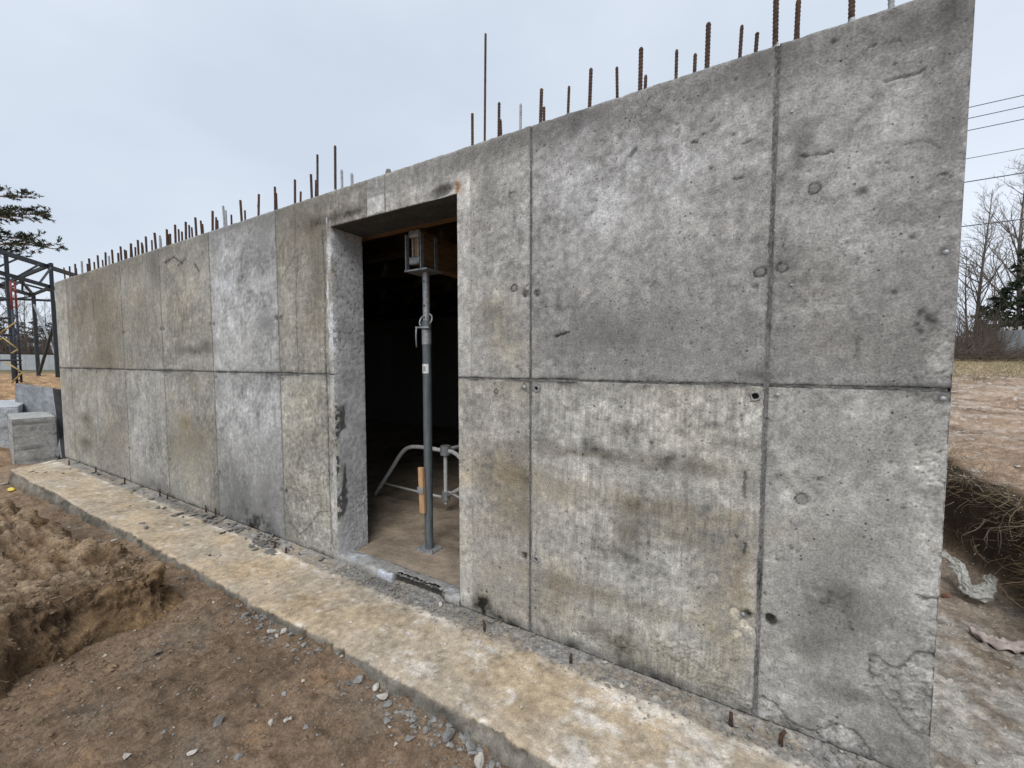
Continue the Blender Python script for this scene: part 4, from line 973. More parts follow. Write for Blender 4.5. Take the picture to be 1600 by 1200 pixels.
# scooped hollows that throw shade, and an overhanging front block
for cx, cy_, cz, r, a in ((-2.70, -.74, .0, .11, -.03), (-2.74, -.98, -.05, .08, -.04), (-2.72, -1.25, -.09, .10, -.04), (-2.9, -1.12, .03, .07, -.03), (-2.62, -.73, .06, .09, .035)):
    d = np.sqrt((Pm[..., 0] - cx) ** 2 + (Pm[..., 1] - cy_) ** 2 + (Pm[..., 2] - cz) ** 2)
    Pm[..., 0] += a * np.exp(-(d / r) ** 2)
c1 = np.array([.195, .135, .086]); c2 = np.array([.245, .163, .088]); c3 = np.array([.34, .26, .18])
q = np.clip(.5 + 1.0 * n3d(Pm, 2.4, 4, 541), 0, 1)[..., None]
col = c1 * (1 - q) + c2 * q
dry = (sst(.06, .20, Pm[..., 2]) * sst(.5, .9, nr[..., 2]) * np.clip(.5 + d2, 0, 1))[..., None] * .75       # paler on the high, upward-facing parts
col = col * (1 - dry) + c3 * dry
col = col * (1 + .35 * d2 + .35 * d3 + .25 * (xid - .5))[..., None]
base_dark = (np.clip(n3d(Pm, 3.1, 3, 551) * 1.8 - .4, 0, 1) * sst(.0, -.1, Pm[..., 2]))[..., None] * .6  # darker patches towards the foot of the heap
col = col * (1 - base_dark) + np.array([.06, .048, .038]) * base_dark
mound = grid("earth_heap", Pm, M_SOIL, np.clip(col, .012, .6))
tag(mound, "crumbly brown clay heap with a broken front beside the footing", "earth heap")

# ---- irregular lumps: shared angular meshes
def rock_mesh(name, seed, mat, sub=2, flat=(1, 1, 1), jag=.28):
    rs = np.random.RandomState(seed); import bmesh
    bm = bmesh.new(); bmesh.ops.create_icosphere(bm, subdivisions=sub, radius=1.0)
    V = np.array([v.co[:] for v in bm.verts])
    for k in range(9):                                    # cut flat faces off the ball
        n_ = rs.normal(size=3); n_ /= np.linalg.norm(n_); h = rs.uniform(.45, .85)
        d = V @ n_; V = V - np.clip(d - h, 0, None)[:, None] * n_
    V = V * (1 + jag * .25 * rs.normal(size=(len(V), 1)) * .3) * np.array(flat)
    F = [[v.index for v in f.verts] for f in bm.faces]; bm.free()
    return fast_mesh(name, V, F, mat, None, False)
ROCK_G = [rock_mesh("broken_stone", s, M_STONE, 2, (1.2, .9, .6)) for s in range(5)]
ROCK_W = [rock_mesh("pale_stone", 20 + s, M_STONEW, 2, (1.2, .8, .6)) for s in range(4)]
ROCK_C = [rock_mesh("mortar_chip", 40 + s, M_CHIP, 1, (1.5, 1.0, .3)) for s in range(4)]
def gz1(x, y): return float(ground_z(np.array([[x]]), np.array([[y]]))[0, 0])
rnd = random.Random(11)
def stone(px, py, size, kind, label, group, name="broken_stone"):
    z = -.1
    for _ in range(6):
        x, y = GP(px, py, z)
        if px > 400: y = min(y, -.553 - .06 * ((px * 7 + py * 3) % 17) / 17)
        z = gz1(x, y)
    me = rnd.choice({'g': ROCK_G, 'w': ROCK_W, 'c': ROCK_C}[kind])
    o = bpy.data.objects.new(name, me); COL.objects.link(o)
    o.location = (x, y, z + size * .25); s = size / 2
    o.scale = (s * rnd.uniform(.85, 1.2), s * rnd.uniform(.85, 1.2), s * rnd.uniform(.8, 1.2)); o.rotation_euler = (rnd.uniform(-.3, .3), rnd.uniform(-.3, .3), rnd.uniform(0, 6.28))
    return tag(o, label, "stone", group)
G1 = "loose broken stones along the footing"
LBL_G = "small grey broken stone in the rubble along the footing edge"
for px, py, s in ((567, 1060, .05), (545, 1070, .03), (622, 1086, .04), (585, 1092, .025), (650, 1122, .028), (706, 1143, .062), (742, 1160, .056), (752, 1170, .035), (680, 1127, .03), (690, 1110, .022), (700, 1165, .025),
                  (725, 1140, .028), (758, 1152, .03), (775, 1185, .03), (780, 1195, .022), (800, 1190, .02), (640, 1110, .018), (600, 1090, .02), (575, 1075, .02), (670, 1140, .02), (715, 1120, .018), (735, 1178, .02),
                  (475, 985, .03), (490, 995, .028), (440, 960, .022), (455, 955, .018), (470, 1000, .02), (505, 1010, .024), (420, 952, .016), (335, 900, .03), (310, 890, .03), (325, 905, .022), (290, 905, .025), (345, 915, .02)):
    stone(px, py, s, 'g', LBL_G, G1)
stone(766, 1168, .050, 'w', "pale rounded stone at the near end of the rubble by the footing", G1, "pale_stone")
stone(603, 1064, .042, 'w', "left one of two cream stones side by side near the footing", G1, "pale_stone")
stone(625, 1066, .050, 'w', "right one of two cream stones side by side near the footing", G1, "pale_stone")
stone(459, 966, .045, 'w', "white stone at the hollow under the footing edge", G1, "pale_stone")
stone(725, 1120, .022, 'w', "tiny white stone among grey rubble near the footing", G1, "pale_stone")
stone(433, 997, .034, 'w', "tan stone on bare soil left of the white stone", G1, "pale_stone")
stone(443, 995, .030, 'w', "whitish stone next to the tan stone on bare soil", G1, "pale_stone")
stone(383, 963, .038, 'g', "lone flat grey stone on the bare soil beside the earth heap", G1)
stone(300, 1178, .030, 'w', "whitish pebble at the bottom edge of the bare soil", G1, "pale_stone")
stone(372, 1186, .034, 'g', "grey stone at the bottom of the bare soil right of a pebble", G1)
stone(340, 1132, .040, 'c', "flat dark shard lying on the bare brown soil", G1, "dark_shard")
stone(245, 1022, .034, 'c', "dark grey clod-like stone at the foot of the earth heap", G1, "dark_shard")
stone(423, 1130, .022, 'w', "small white pebble in the middle of the bare soil", G1, "pale_stone")
stone(445, 1086, .022, 'g', "small grey pebble in the middle of the bare soil", G1)
stone(400, 965, .02, 'w', "small white pebble near the lone flat grey stone", G1, "pale_stone")
def scrap(name, px, py, z, size, mat, label, cat, seed, flat=(1, 1, .35)):
    x, y = GP(px, py, z)
    if z < -.1 and px < 300: y = min(y, -.61)
    o = bpy.data.objects.new(name, rock_mesh(name, seed, mat, 2, flat)); COL.objects.link(o)
    o.location = (x, y, gz1(x, y) + size * .2 if y < -.55 else z + size * .2); o.scale = (size / 2,) * 3; o.rotation_euler = (.2, .1, seed); return tag(o, label, cat)
scrap("crumpled_wrapper", 41, 765, -.17, .10, M_YELLOW, "crumpled yellow wrapper on soil by the far end of the footing", "litter", 3, (1.2, .8, .5))
scrap("grey_scrap", 26, 757, -.18, .10, M_STONEW, "pale flat scrap beside the yellow wrapper", "litter", 4, (1.2, .8, .3))
scrap("white_scrap", 198, 852, -.12, .07, M_STONEW, "white scrap on soil between earth heap and footing", "litter", 5, (1.3, .7, .25))
scrap("white_lump", 688, 946, 0.0, .03, M_STONEW, "white mortar lump on the footing below the doorway", "mortar lump", 6, (1, .9, .8))
scrap("brown_brick_piece", 1479, 935, -.12, .065, M_BRICK, "small brown brick piece beside the plastic sheet", "brick", 7, (1.3, .8, .7))

# dark mortar chips fallen on the footing beside the wall
for i in range(95):
    t = rnd.random()
    if i < 55: x = rnd.gauss(-2.95, .16) if i % 2 else rnd.gauss(-3.85, .35)
    else: x = rnd.uniform(-7.6, -2.4)
    y = -abs(rnd.gauss(.07, .06)) - .015 if i % 4 else rnd.uniform(-.45, -.05)
    y = max(y, -.5); s = rnd.uniform(.012, .032) * (1.4 if i % 9 == 0 else 1)
    o = bpy.data.objects.new("mortar_chip", rnd.choice(ROCK_C)); COL.objects.link(o)
    o.location = (x, y, .004 + s * .1); o.scale = (s, s * rnd.uniform(.6, 1), s); o.rotation_euler = (rnd.uniform(-.5, .5), rnd.uniform(-.4, .4), rnd.uniform(0, 6.28))
    tag(o, "thin dark mortar chip on the footing " + ("just left of the doorway" if x > -3.3 else "midway along the left part of the wall" if x > -4.9 else "near the far left end of the wall"), "mortar chip", "mortar chips on the footing")
# crumbs too small to pick apart, one mass each
def crumbs(name, pts, sizes, mat, label, cat, seed):
    rs = np.random.RandomState(seed)
    base = np.array([(1, 0, 0), (-1, 0, 0), (0, 1, 0), (0, -1, 0), (0, 0, 1), (0, 0, -1)], float)
    FF = np.array([(0, 2, 4), (2, 1, 4), (1, 3, 4), (3, 0, 4), (2, 0, 5), (1, 2, 5), (3, 1, 5), (0, 3, 5)])
    n = len(pts); V = base[None] * (sizes[:, None, None] * rs.uniform(.45, 1.2, (n, 6, 1))) + rs.normal(0, .12, (n, 6, 3)) * sizes[:, None, None]
    a = rs.uniform(0, 6.28, n); ca, sa = np.cos(a)[:, None], np.sin(a)[:, None]
    Vx = V[..., 0] * ca - V[..., 1] * sa; Vy = V[..., 0] * sa + V[..., 1] * ca; Vz = V[..., 2] * .65
    V = np.stack([Vx, Vy, Vz], -1) + pts[:, None, :]
    F = (FF[None] + (np.arange(n) * 6)[:, None, None]).reshape(-1, 3)
    o = link(name, fast_mesh(name, V.reshape(-1, 3), F, mat, None, False)); return tag(o, label, cat, kind="stuff")
rs = np.random.RandomState(77)
def gpts(n, xr, yr, lift=.2, dens=None):
    x = rs.uniform(*xr, n); y = rs.uniform(*yr, n); s = rs.gamma(1.6, .0022, n) + .0015
    if dens is not None:
        k = dens(x, y) > rs.rand(n); x, y, s = x[k], y[k], s[k]
    z = ground_z(x[:, None], y[:, None])[:, 0]
    return np.stack([x, y, z + s * lift], -1), s
p, s = gpts(2600, (-5, 0), (-1.6, -.53), dens=lambda x, y: .25 + .75 * np.exp(-((y + .60) / .10) ** 2) + .4 * (pn(x * 2, y * 2, 3) > .1))
q_, s2 = gpts(2200, (-2.7, 0), (-.72, -.535), .3, lambda x, y: np.maximum(np.exp(-((x + 2.0) / .25) ** 2), np.exp(-((x + .95) / .33) ** 2)) * np.exp(-((y + .56) / .07) ** 2)); p = np.concatenate([p, q_]); s = np.concatenate([s, s2 * 1.5])
crumbs("gravel", p, s, M_STONE, "fine grey grit scattered over the bare soil", "gravel", 1)
p, s = gpts(420, (-5, 0), (-1.6, -.53)); crumbs("pale_gravel", p, s * .9, M_STONEW, "fine whitish grit scattered over the bare soil", "gravel", 2)
M_CLOD = mottled("soil_clod", (.115, .08, .052), (.27, .19, .125), 25, .95, 0, .006)
p, s = gpts(5200, (-4.2, -.3), (-1.6, -.55), .3, lambda x, y: .25 + .75 * np.exp(-((x + 2.5) / .3) ** 2)); crumbs("soil_crumbs", p, s * 1.0 + .0015, M_CLOD, "brown soil crumbs strewn round the earth heap", "soil", 3)
kx = rs.randint(0, Pm.shape[0], 9000); ky = rs.randint(0, Pm.shape[1], 9000); pm = Pm[kx, ky]; ok = (pm[:, 0] > -4.6) & (wgt[kx, ky] > .3) & (pm[:, 1] > -1.7)
pm = pm[ok]; crumbs("heap_crumbs", pm, rs.gamma(1.5, .0026, len(pm)) + .002, M_CLOD, "loose crumbs of clay lying on the earth heap", "soil", 4)
n = 3000; x = rs.uniform(-2.2, .56, n); y = -np.abs(rs.normal(.06, .045, n)) - .004
crumbs("mortar_grit", np.stack([x, y, np.full(n, .004)], -1), rs.gamma(1.5, .0016, n) + .0012, M_STONE, "grey mortar grit in the rough strip along the wall foot", "grit", 5)
n = 650; x = rs.uniform(-7.8, .56, n); y = rs.uniform(-.5, -.01, n)
crumbs("white_grit", np.stack([x, y, np.full(n, .005)], -1), rs.gamma(1.6, .0018, n) + .0012, M_STONEW, "white mortar crumbs dotted over the footing", "grit", 6)
x = rs.uniform(.6, 2.4, 5200); y = rs.uniform(-.4, 3.2, 5200); z = ground_z(x[:, None], y[:, None])[:, 0]
crumbs("chalky_rubble", np.stack([x, y, z], -1), rs.gamma(1.5, .0022, 5200) + .0012, M_STONEW, "chalky white rubble crumbs at the right end of the wall", "rubble", 7)
x = rs.uniform(1.6, 14, 6000); y = rs.uniform(1, 18, 6000); z = ground_z(x[:, None], y[:, None])[:, 0]
crumbs("field_stones", np.stack([x, y, z], -1), rs.gamma(1.3, .008, 6000) + .003, M_STONEW, "pale stones and clods strewn over the reddish field", "rubble", 8)
# straw, twigs and root hairs
def fibres(name, starts, dirs, lens, rad, mat, label, cat, seed, bend=.4, n=4, sides=3):
    rs_ = np.random.RandomState(seed); N_ = len(starts)
    d = dirs / np.linalg.norm(dirs, axis=1, keepdims=True); p_ = starts.copy(); rings = []
    side = np.cross(d, rs_.normal(size=(N_, 3))); side /= np.linalg.norm(side, axis=1, keepdims=True); bnd = rs_.normal(size=(N_, 3)) * bend
    for k in range(n):
        t = k / (n - 1); up_ = np.cross(d, side); r = (rad * (1 - .75 * t))[:, None]
        rings.append(np.stack([p_ + r * (side * math.cos(a) + up_ * math.sin(a)) for a in np.arange(sides) * 2 * math.pi / sides], 1))
        p_ = p_ + d * (lens / (n - 1))[:, None]; d = d + bnd * .5 + rs_.normal(size=(N_, 3)) * bend * .3; d /= np.linalg.norm(d, axis=1, keepdims=True)
        side = side - d * np.sum(side * d, 1, keepdims=True); side /= np.linalg.norm(side, axis=1, keepdims=True)
    V = np.stack(rings, 1); F = []
    for k in range(n - 1):
        for a in range(sides): b_ = (a + 1) % sides; F.append((k * sides + a, k * sides + b_, (k + 1) * sides + b_, (k + 1) * sides + a))
    F = (np.array(F)[None] + (np.arange(N_) * n * sides)[:, None, None]).reshape(-1, 4)
    o = link(name, fast_mesh(name, V.reshape(-1, 3), F, mat, None, False)); return tag(o, label, cat, kind="stuff")
n = 260; x = rs.uniform(-3.6, -.3, n); y = rs.uniform(-1.5, -.56, n); z = ground_z(x[:, None], y[:, None])[:, 0]
dd = rs.normal(size=(n, 3)); dd[:, 2] = np.abs(dd[:, 2]) * .12
fibres("straw_bits", np.stack([x, y, z + .003], -1), dd, rs.uniform(.015, .07, n), rs.uniform(.0007, .0018, n), M_STRAW, "bits of dry straw and twig on the bare soil", "straw", 9)
kx = rs.randint(0, Pm.shape[0], 900); ky = rs.randint(0, Pm.shape[1], 900); pm = Pm[kx, ky]; ok = (pm[:, 0] > -3.2) & (wgt[kx, ky] > .2) & (pm[:, 1] > -1.6); pm = pm[ok][:130]
dd = rs.normal(size=(len(pm), 3)) * .6 + np.array([.55, .1, -.5])
fibres("heap_roots", pm, dd, rs.uniform(.05, .17, len(pm)), rs.uniform(.0012, .0026, len(pm)), M_ROOT, "thin pale roots hanging from the earth heap", "roots", 10, .55, 6)

# ================================================================== right-hand bank: root mat and withered grass
n = 620; y = rs.uniform(.2, 4.4, n); b = bank_x(y); t = rs.rand(n); x = b + .02 + .20 * t
z = ground_z(x[:, None], y[:, None])[:, 0]
dd = rs.normal(size=(n, 3)) * .7 + np.stack([np.full(n, -.7), np.full(n, -.15), np.full(n, -.35) + .3 * rs.normal(size=n)], -1)
fibres("bank_roots", np.stack([x, y, z + .01], -1), dd, rs.uniform(.08, .30, n), rs.gamma(1.5, .0011, n) + .0009, M_ROOT, "tangle of roots hanging over the cut earth bank", "roots", 12, .6, 6)
n = 2200; y = rs.uniform(.2, 4.6, n); b = bank_x(y); x = b + .10 + np.abs(rs.normal(.12, .28, n)); z = ground_z(x[:, None], y[:, None])[:, 0]
dd = rs.normal(size=(n, 3)) * .75 + np.array([-.55, -.2, .05])
keep = pn(x * 2.3, y * 2.3, 6) > -.18
fibres("bank_grass", np.stack([x, y, z], -1)[keep], dd[keep], rs.uniform(.05, .20, n)[keep], rs.uniform(.0008, .0020, n)[keep], M_STRAW, "withered grass matted on the lip of the earth bank", "dry grass", 13, .5, 5)
n = 16000; x = rs.uniform(4, 30, n); y = rs.uniform(8, 30, n); dp_ = x * -.497 + (y + 1.68) * .868; ok = (dp_ > 10 + 2.5 * pn(x * .4, y * .4, 2)) & (dp_ < 23); x, y = x[ok], y[ok]; z = ground_z(x[:, None], y[:, None])[:, 0]
dd = rs.normal(size=(len(x), 3)) * .55 + np.array([0, 0, .8])
fibres("field_grass", np.stack([x, y, z - .02], -1), dd, rs.uniform(.10, .32, len(x)), rs.uniform(.004, .010, len(x)), M_STRAW, "belt of withered yellow grass across the field", "dry grass", 14, .4, 3)
M_MAT = mottled("dry_tuft", (.12, .09, .04), (.27, .20, .09), 9, .95)
# a shaggy straw tuft hanging at the bank corner
n = 1300; y = rs.normal(1.62, .10, n); x = bank_x(y) + .08 + rs.uniform(-.02, .14, n); z = rs.uniform(.02, .26, n)
dd = rs.normal(size=(n, 3)) * .4 + np.array([-.45, -.25, -.8])
tf = fibres("grass_tuft", np.stack([x, y, z], -1), dd, rs.uniform(.08, .22, n), rs.uniform(.001, .002, n), M_MAT, "shaggy yellow grass tuft drooping from the bank corner", "dry grass", 15, .45, 6)

# crumpled translucent sheet lying against the bank
cl = [(*GP(1462, 868, .06), .06), (*GP(1488, 880, .02), .02), (*GP(1503, 902, -.03), -.03), (*GP(1510, 925, -.07), -.07), (*GP(1526, 934, -.08), -.08), (*GP(1543, 926, -.06), -.05), (*GP(1547, 908, 0.0), .0)]
pth = smooth_path(cl, 22); nb = 60; Pb = np.zeros((len(pth), nb, 3))
for i, p_ in enumerate(pth):
    t = (pth[min(i + 1, len(pth) - 1)] - pth[max(i - 1, 0)]).normalized(); sd = t.cross(Vector((0, 0, 1))).normalized(); w = .038 + .010 * math.sin(i * .09)
    for j in range(nb):
        s_ = j / (nb - 1) * 2 - 1
        Pb[i, j] = p_ + sd * (s_ * w) + Vector((0, 0, 1)) * (.026 * (1 - s_ * s_) + .010)
I, J = np.meshgrid(np.arange(len(pth)), np.arange(nb), indexing='ij')
fold = np.abs(np.mod(J * .11 + .9 * pn(I * .05, J * .06, 603) + I * .012, 1.0) - .5) * 2          # sharp pleats running along it
Pb[..., 2] += .009 * fold + .014 * fbm(I * .06, J * .05, 3, 601) + .006 * fbm(I * .2 + J * .13, J * .2, 3, 602)
Pb[..., 0] += .020 * fbm(I * .08, J * .09, 3, 604); Pb[..., 1] += .020 * fbm(I * .08, J * .09, 3, 605)
tag(grid("plastic_sheet", Pb, M_BAG, None, smooth=True), "crumpled cloudy plastic sheet lying below the earth bank", "plastic sheet")
cl = [(*GP(1515, 993, -.10), -.10), (*GP(1535, 1003, -.10), -.095), (*GP(1560, 1012, -.10), -.10), (*GP(1585, 1016, -.10), -.09), (*GP(1625, 1022, -.10), -.10), (*GP(1680, 1030, -.10), -.1)]
pth = smooth_path(cl, 10); nb = 14; Pb = np.zeros((len(pth), nb, 3))
for i, p_ in enumerate(pth):
    t = (pth[min(i + 1, len(pth) - 1)] - pth[max(i - 1, 0)]).normalized(); sd = t.cross(Vector((0, 0, 1))).normalized(); w = .010 + .032 * min(1, i / 18)
    gz = gz1(p_.x, p_.y)
    for j in range(nb):
        s_ = j / (nb - 1) * 2 - 1; Pb[i, j] = Vector((p_.x, p_.y, gz + .018)) + sd * s_ * w + Vector((0, 0, .012 * math.sin(s_ * 7 + i * .2) + .008 * math.sin(i * .9 + j)))
st = grid("cloth_strip", Pb, M_PINK, None); so = st.modifiers.new("thick", 'SOLIDIFY'); so.thickness = .003
tag(st, "dirty pink cloth strip on the ground near the bank", "cloth strip")

# ================================================================== blocks and slab beyond the far end of the wall
def conc_box(name, base, dirx, size, label, cat, tint, seed, tilt=None, group=None):
    """one cast block: a rounded-edge box with courses, chips and stains of its own"""
    L, W, H = size; d = Vector((*dirx, 0)).normalized(); s = Vector((-d.y, d.x, 0)); root = None
    def face(o_, u_, v_, lu, lv, sd):
        nu, nv = max(6, int(lu / .02)), max(6, int(lv / .02)); a = np.linspace(0, lu, nu); b = np.linspace(0, lv, nv); A, B = np.meshgrid(a, b, indexing='ij')
        n2 = fbm(A * 6 + sd, B * 6, 4, seed + sd, .6); n3 = fbm(A * 24, B * 24, 3, seed + sd + 3, .6)
        course = np.exp(-((np.mod(B + .012 * pn(A * 4, B * 0 + sd, 3), .185) - .09) / .012) ** 2) * np.clip(.75 + pn(A * 5, B * 5, 7) * 1.4, 0, 1) if sd < 4 else 0 * A
        nrm = np.cross(np.array(u_), np.array(v_)); ed = np.minimum(np.minimum(A, lu - A), np.minimum(B, lv - B))
        dsp = .003 * n2 * (ed > .01) - .008 * course - .005 * np.exp(-ed / .006)
        P = np.array(o_)[None, None] + A[..., None] * np.array(u_) + B[..., None] * np.array(v_) + dsp[..., None] * nrm
        lum = (1 + .22 * n2 + .2 * n3) * (1 - .6 * course)
        return P, np.array(tint)[None, None] * lum[..., None]
    o0 = Vector(base) - s * (W / 2)
    M3 = Matrix.Identity(3) if tilt is None else tilt
    d, s, z = M3 @ d, M3 @ s, M3 @ Vector((0, 0, 1)); o0 = Vector(base) - s * (W / 2)
    faces = [(o0, s, z, W, H, 0)] if False else []
    faces = [(o0 + d * 0 + s * W, -s, z, W, H, 0), (o0, d, z, L, H, 1), (o0 + d * L, s, z, W, H, 2), (o0 + d * L + s * W, -d, z, L, H, 3), (o0 + z * H, d, s, L, W, 4), (o0 + s * W, d, -s, L, W, 5)]
    VV = []; FF = []; CC = []; nb_ = 0
    for f in faces:
        P, c_ = face(*f); nu, nv = P.shape[:2]; idx = np.arange(nu * nv).reshape(nu, nv) + nb_
        FF.append(np.stack([idx[:-1, :-1], idx[1:, :-1], idx[1:, 1:], idx[:-1, 1:]], -1).reshape(-1, 4)); VV.append(P.reshape(-1, 3)); CC.append(c_.reshape(-1, 3)); nb_ += nu * nv
    o = link(name, fast_mesh(name, np.concatenate(VV), np.concatenate(FF), M_CONC, np.clip(np.concatenate(CC), .02, .8)))
    return tag(o, label, cat, group)
conc_box("foundation_block", (-9.0, -.10, -.22), (-.993, .115), (1.15, .42, .72), "light grey concrete block nearest the far end of the wall", "concrete block", (.34, .34, .325), 700, group="concrete blocks beyond the wall")
conc_box("foundation_block", (-10.25, -.36, -.20), (-.97, .24), (2.0, .62, .80), "whitish concrete block behind and left of the nearest block", "concrete block", (.42, .44, .46), 720, group="concrete blocks beyond the wall")
# leaning slab
TLs, TRs, BRs, BLs = DP(24, 599, 7.3), DP(82, 606, 6.7), DP(97, 716, 5.9), DP(24, 690, 7.0)
nu, nv = 60, 60
A, B = np.meshgrid(np.linspace(0, 1, nu), np.linspace(0, 1, nv), indexing='ij')
Ps = (BLs * (1 - A[..., None]) + BRs * A[..., None]) * (1 - B[..., None]) + (TLs * (1 - A[..., None]) + TRs * A[..., None]) * B[..., None]
n2 = fbm(A * 5, B * 5, 4, 750, .6); n3 = fbm(A * 22, B * 22, 3, 751)
cs = np.array([.20, .212, .228]) * (1 + .3 * n2 + .2 * n3 + .35 * np.exp(-((B - .55 + .25 * A) / .12) ** 2))[..., None]
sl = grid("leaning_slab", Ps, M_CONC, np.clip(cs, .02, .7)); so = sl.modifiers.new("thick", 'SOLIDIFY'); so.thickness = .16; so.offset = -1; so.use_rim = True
sl.data.materials.append(M_SLABSHADE); so.material_offset_rim = 1
tag(sl, "dark grey concrete slab leaning behind the blocks", "slab")

# ================================================================== steel frame of a neighbouring shed
fr = empty("steel_building_skeleton", DP(80, 590, 14.2), "dark slate steel building frame with columns and roof beams behind the blocks", "building skeleton")
fz = lambda p: gz1(p[0], p[1])
def member(nm, a, b, w, h, mat=M_FRAME):
    w *= .8; h *= .8
    m = MB(); m.bar(a, b, w, h); return m.build(nm, mat, fr)
def column(px, py, dist, w):
    p = DP(px, py, dist); return member("column", p, (p[0], p[1], fz(p) - .1), w, w)
A1, A2 = DP(0, 393, 12.4), DP(116, 430, 15.6); dA = A2 - A1
member("roof_beam", A1 - dA * .5, A2 + dA * .35, .13, .17)
B1, B2 = DP(0, 426, 12.4), DP(81, 449, 14.35); dB = B2 - B1
member("roof_beam", B1 - dB * .5, B2 + dB * .1, .11, .14)
member("roof_beam", DP(-20, 441, 14.3), DP(52, 462, 17.5), .12, .16)
member("roof_beam", DP(-20, 465, 14.3), DP(84, 470, 16.5), .10, .11)
member("cross_beam", DP(52, 460, 17.5), DP(82, 448, 14.3), .10, .12)
member("cross_beam", DP(81, 413, 14.2), DP(-8, 449, 15.2), .10, .13)
member("cross_beam", DP(28, 432, 13.2), DP(52, 461, 17.4), .09, .09)
member("hanger", DP(35, 434, 13.6), DP(35, 456, 13.6), .06, .06)
member("tie_beam", DP(0, 434, 15.0), DP(80, 455, 16.6), .07, .08)
column(79, 412, 14.2, .115); column(52, 459, 17.5, .14); column(9, 397, 12.55, .11); column(84, 470, 16.6, .10)
member("brace", DP(53, 476, 17.4), DP(88, 558, 15.6), .07, .07, M_GALV)
member("brace", DP(88, 494, 14.6), DP(62, 582, 17.3), .10, .10)
for a_, b_ in (((-10, 420), (28, 404)), ((28, 432), (62, 413)), ((62, 442), (80, 418)), ((0, 470), (52, 463)), ((20, 448), (36, 436))): member("lattice_bar", DP(*a_, 12.9), DP(*b_, 13.6), .055, .055)
# scaffold tower in front of it
sc0 = DP(35, 598, 11.5)
sct = empty("scaffold_tower", (sc0[0], sc0[1], gz1(sc0[0], sc0[1])), "narrow scaffold tower with navy posts, red top and ochre braces", "scaffold")
def sbar(nm, a, b, r, mat):
    m = MB(); m.tube([a, b], r, 7); m.build(nm, mat, sct, smooth=True)
for px, dist in ((16, 11.3), (23, 11.5), (-42, 11.1), (-50, 11.6)):
    p = DP(px, 440, dist); g = gz1(p[0], p[1]); mid = p + (np.array([p[0], p[1], g]) - p) * .27
    sbar("post_top", p, mid, .024, M_RED); sbar("post", mid, (p[0], p[1], g), .026, M_SCAFB)
p1, p2 = DP(16, 440, 11.3), DP(23, 440, 11.5)
for k in range(13):
    t = k / 12; g = gz1(p1[0], p1[1]); z = p1[2] * (1 - t) + (g + .1) * t
    sbar("rung", (p1[0], p1[1], z), (p2[0], p2[1], z), .018, M_RED if t < .27 else M_SCAFB)
for a, b_ in (((-42, 497), (23, 497)), ((-42, 523), (26, 523)), ((-42, 563), (33, 563)), ((-42, 470), (20, 467))): sbar("ledger", DP(*a, 11.2), DP(*b_, 11.4), .026, M_SCAFB)
for a, b_ in (((0, 521), (25, 503)), ((5, 528), (26, 544)), ((18, 552), (28, 546)), ((8, 565), (35, 582)), ((35, 582), (13, 603)), ((-20, 505), (0, 521)), ((-30, 545), (5, 528))): sbar("brace", DP(*a, 11.25), DP(*b_, 11.35), .020, M_YEL)

# ================================================================== trees
def bare_tree(name, base, height, seed, label, group, spread=.42, rad=None, limbs=26, mats=(M_BARK, M_TWIG), levels=3, twig_r=.009):
    rd = random.Random(seed); root = empty(name, base, label, "tree", group); tr = MB(); cr = MB(); base = Vector(base)
    rad = rad or height * .011
    pts = []; 
    for k in range(9):
        t = k / 8; pts.append(base + Vector((height * .02 * math.sin(seed + t * 3), height * .02 * math.cos(seed * 2 + t * 2.4), height * t)))
    tr.tube([p - Vector((0, 0, .15 if i == 0 else 0)) for i, p in enumerate(pts)], [rad * (1 - .93 * k / 8) + .004 for k in range(9)], 7)
    def at(t):
        f = t * 8; i = min(int(f), 7); return pts[i].lerp(pts[i + 1], f - i)
    def br(p, d, L, r, lev):
        n = 4; q = [p]; dd = d.copy()
        for k in range(n):
            dd = (dd + Vector((rd.gauss(0, .11), rd.gauss(0, .11), .10 + rd.gauss(0, .07)))).normalized(); q.append(q[-1] + dd * (L / n))
        (tr if lev == 0 else cr).tube(q, [max(r * (1 - .8 * k / n), twig_r * .45) for k in range(n + 1)], 4 if lev == 0 else 3, False)
        if lev < levels - 1:
            for k in range(rd.randint(4, 7) if lev == 0 else rd.randint(3, 5)):
                t = rd.uniform(.2, .98); i = min(int(t * n), n - 1); pp = q[i].lerp(q[i + 1], t * n - i)
                a = rd.uniform(0, 6.28); ax = dd.orthogonal(); ax.rotate(Matrix.Rotation(a, 3, dd)); nd_ = (dd * rd.uniform(.7, 1.0) + ax * rd.uniform(.35, .75)).normalized()
                br(pp, nd_, L * rd.uniform(.32, .55), max(r * .45, twig_r), lev + 1)
    for k in range(limbs):
        t = .2 + .78 * (k + rd.random()) / limbs; a = rd.uniform(0, 6.28); up_ = rd.uniform(.9, 1.5)
        d = Vector((math.cos(a), math.sin(a), up_)).normalized()
        br(at(t), d, height * spread * (1.12 - t) * rd.uniform(.65, 1.1), rad * (1.05 - t) * .42 + twig_r, 0)
    tr.build("trunk", mats[0], root); cr.build("crown", mats[1], root); return root
def needle_quads(mb, p, d, L, n, w, rd, droop=0.):
    for k in range(n):
        t = rd.uniform(.15, 1.0); c_ = p + d * (L * t); a = Vector((rd.gauss(0, 1), rd.gauss(0, 1), rd.gauss(0, .7) + .25 - droop)).normalized()
        a = (a + d * .6).normalized(); s = a.cross(Vector((rd.gauss(0, 1), rd.gauss(0, 1), rd.gauss(0, 1)))).normalized() * (w * rd.uniform(.10, .24)); e = c_ + a * w * rd.uniform(.6, 1.3)
        mb.add([c_ - s, c_ + s, e + s * .3, e - s * .3], [(0, 1, 2, 3)])
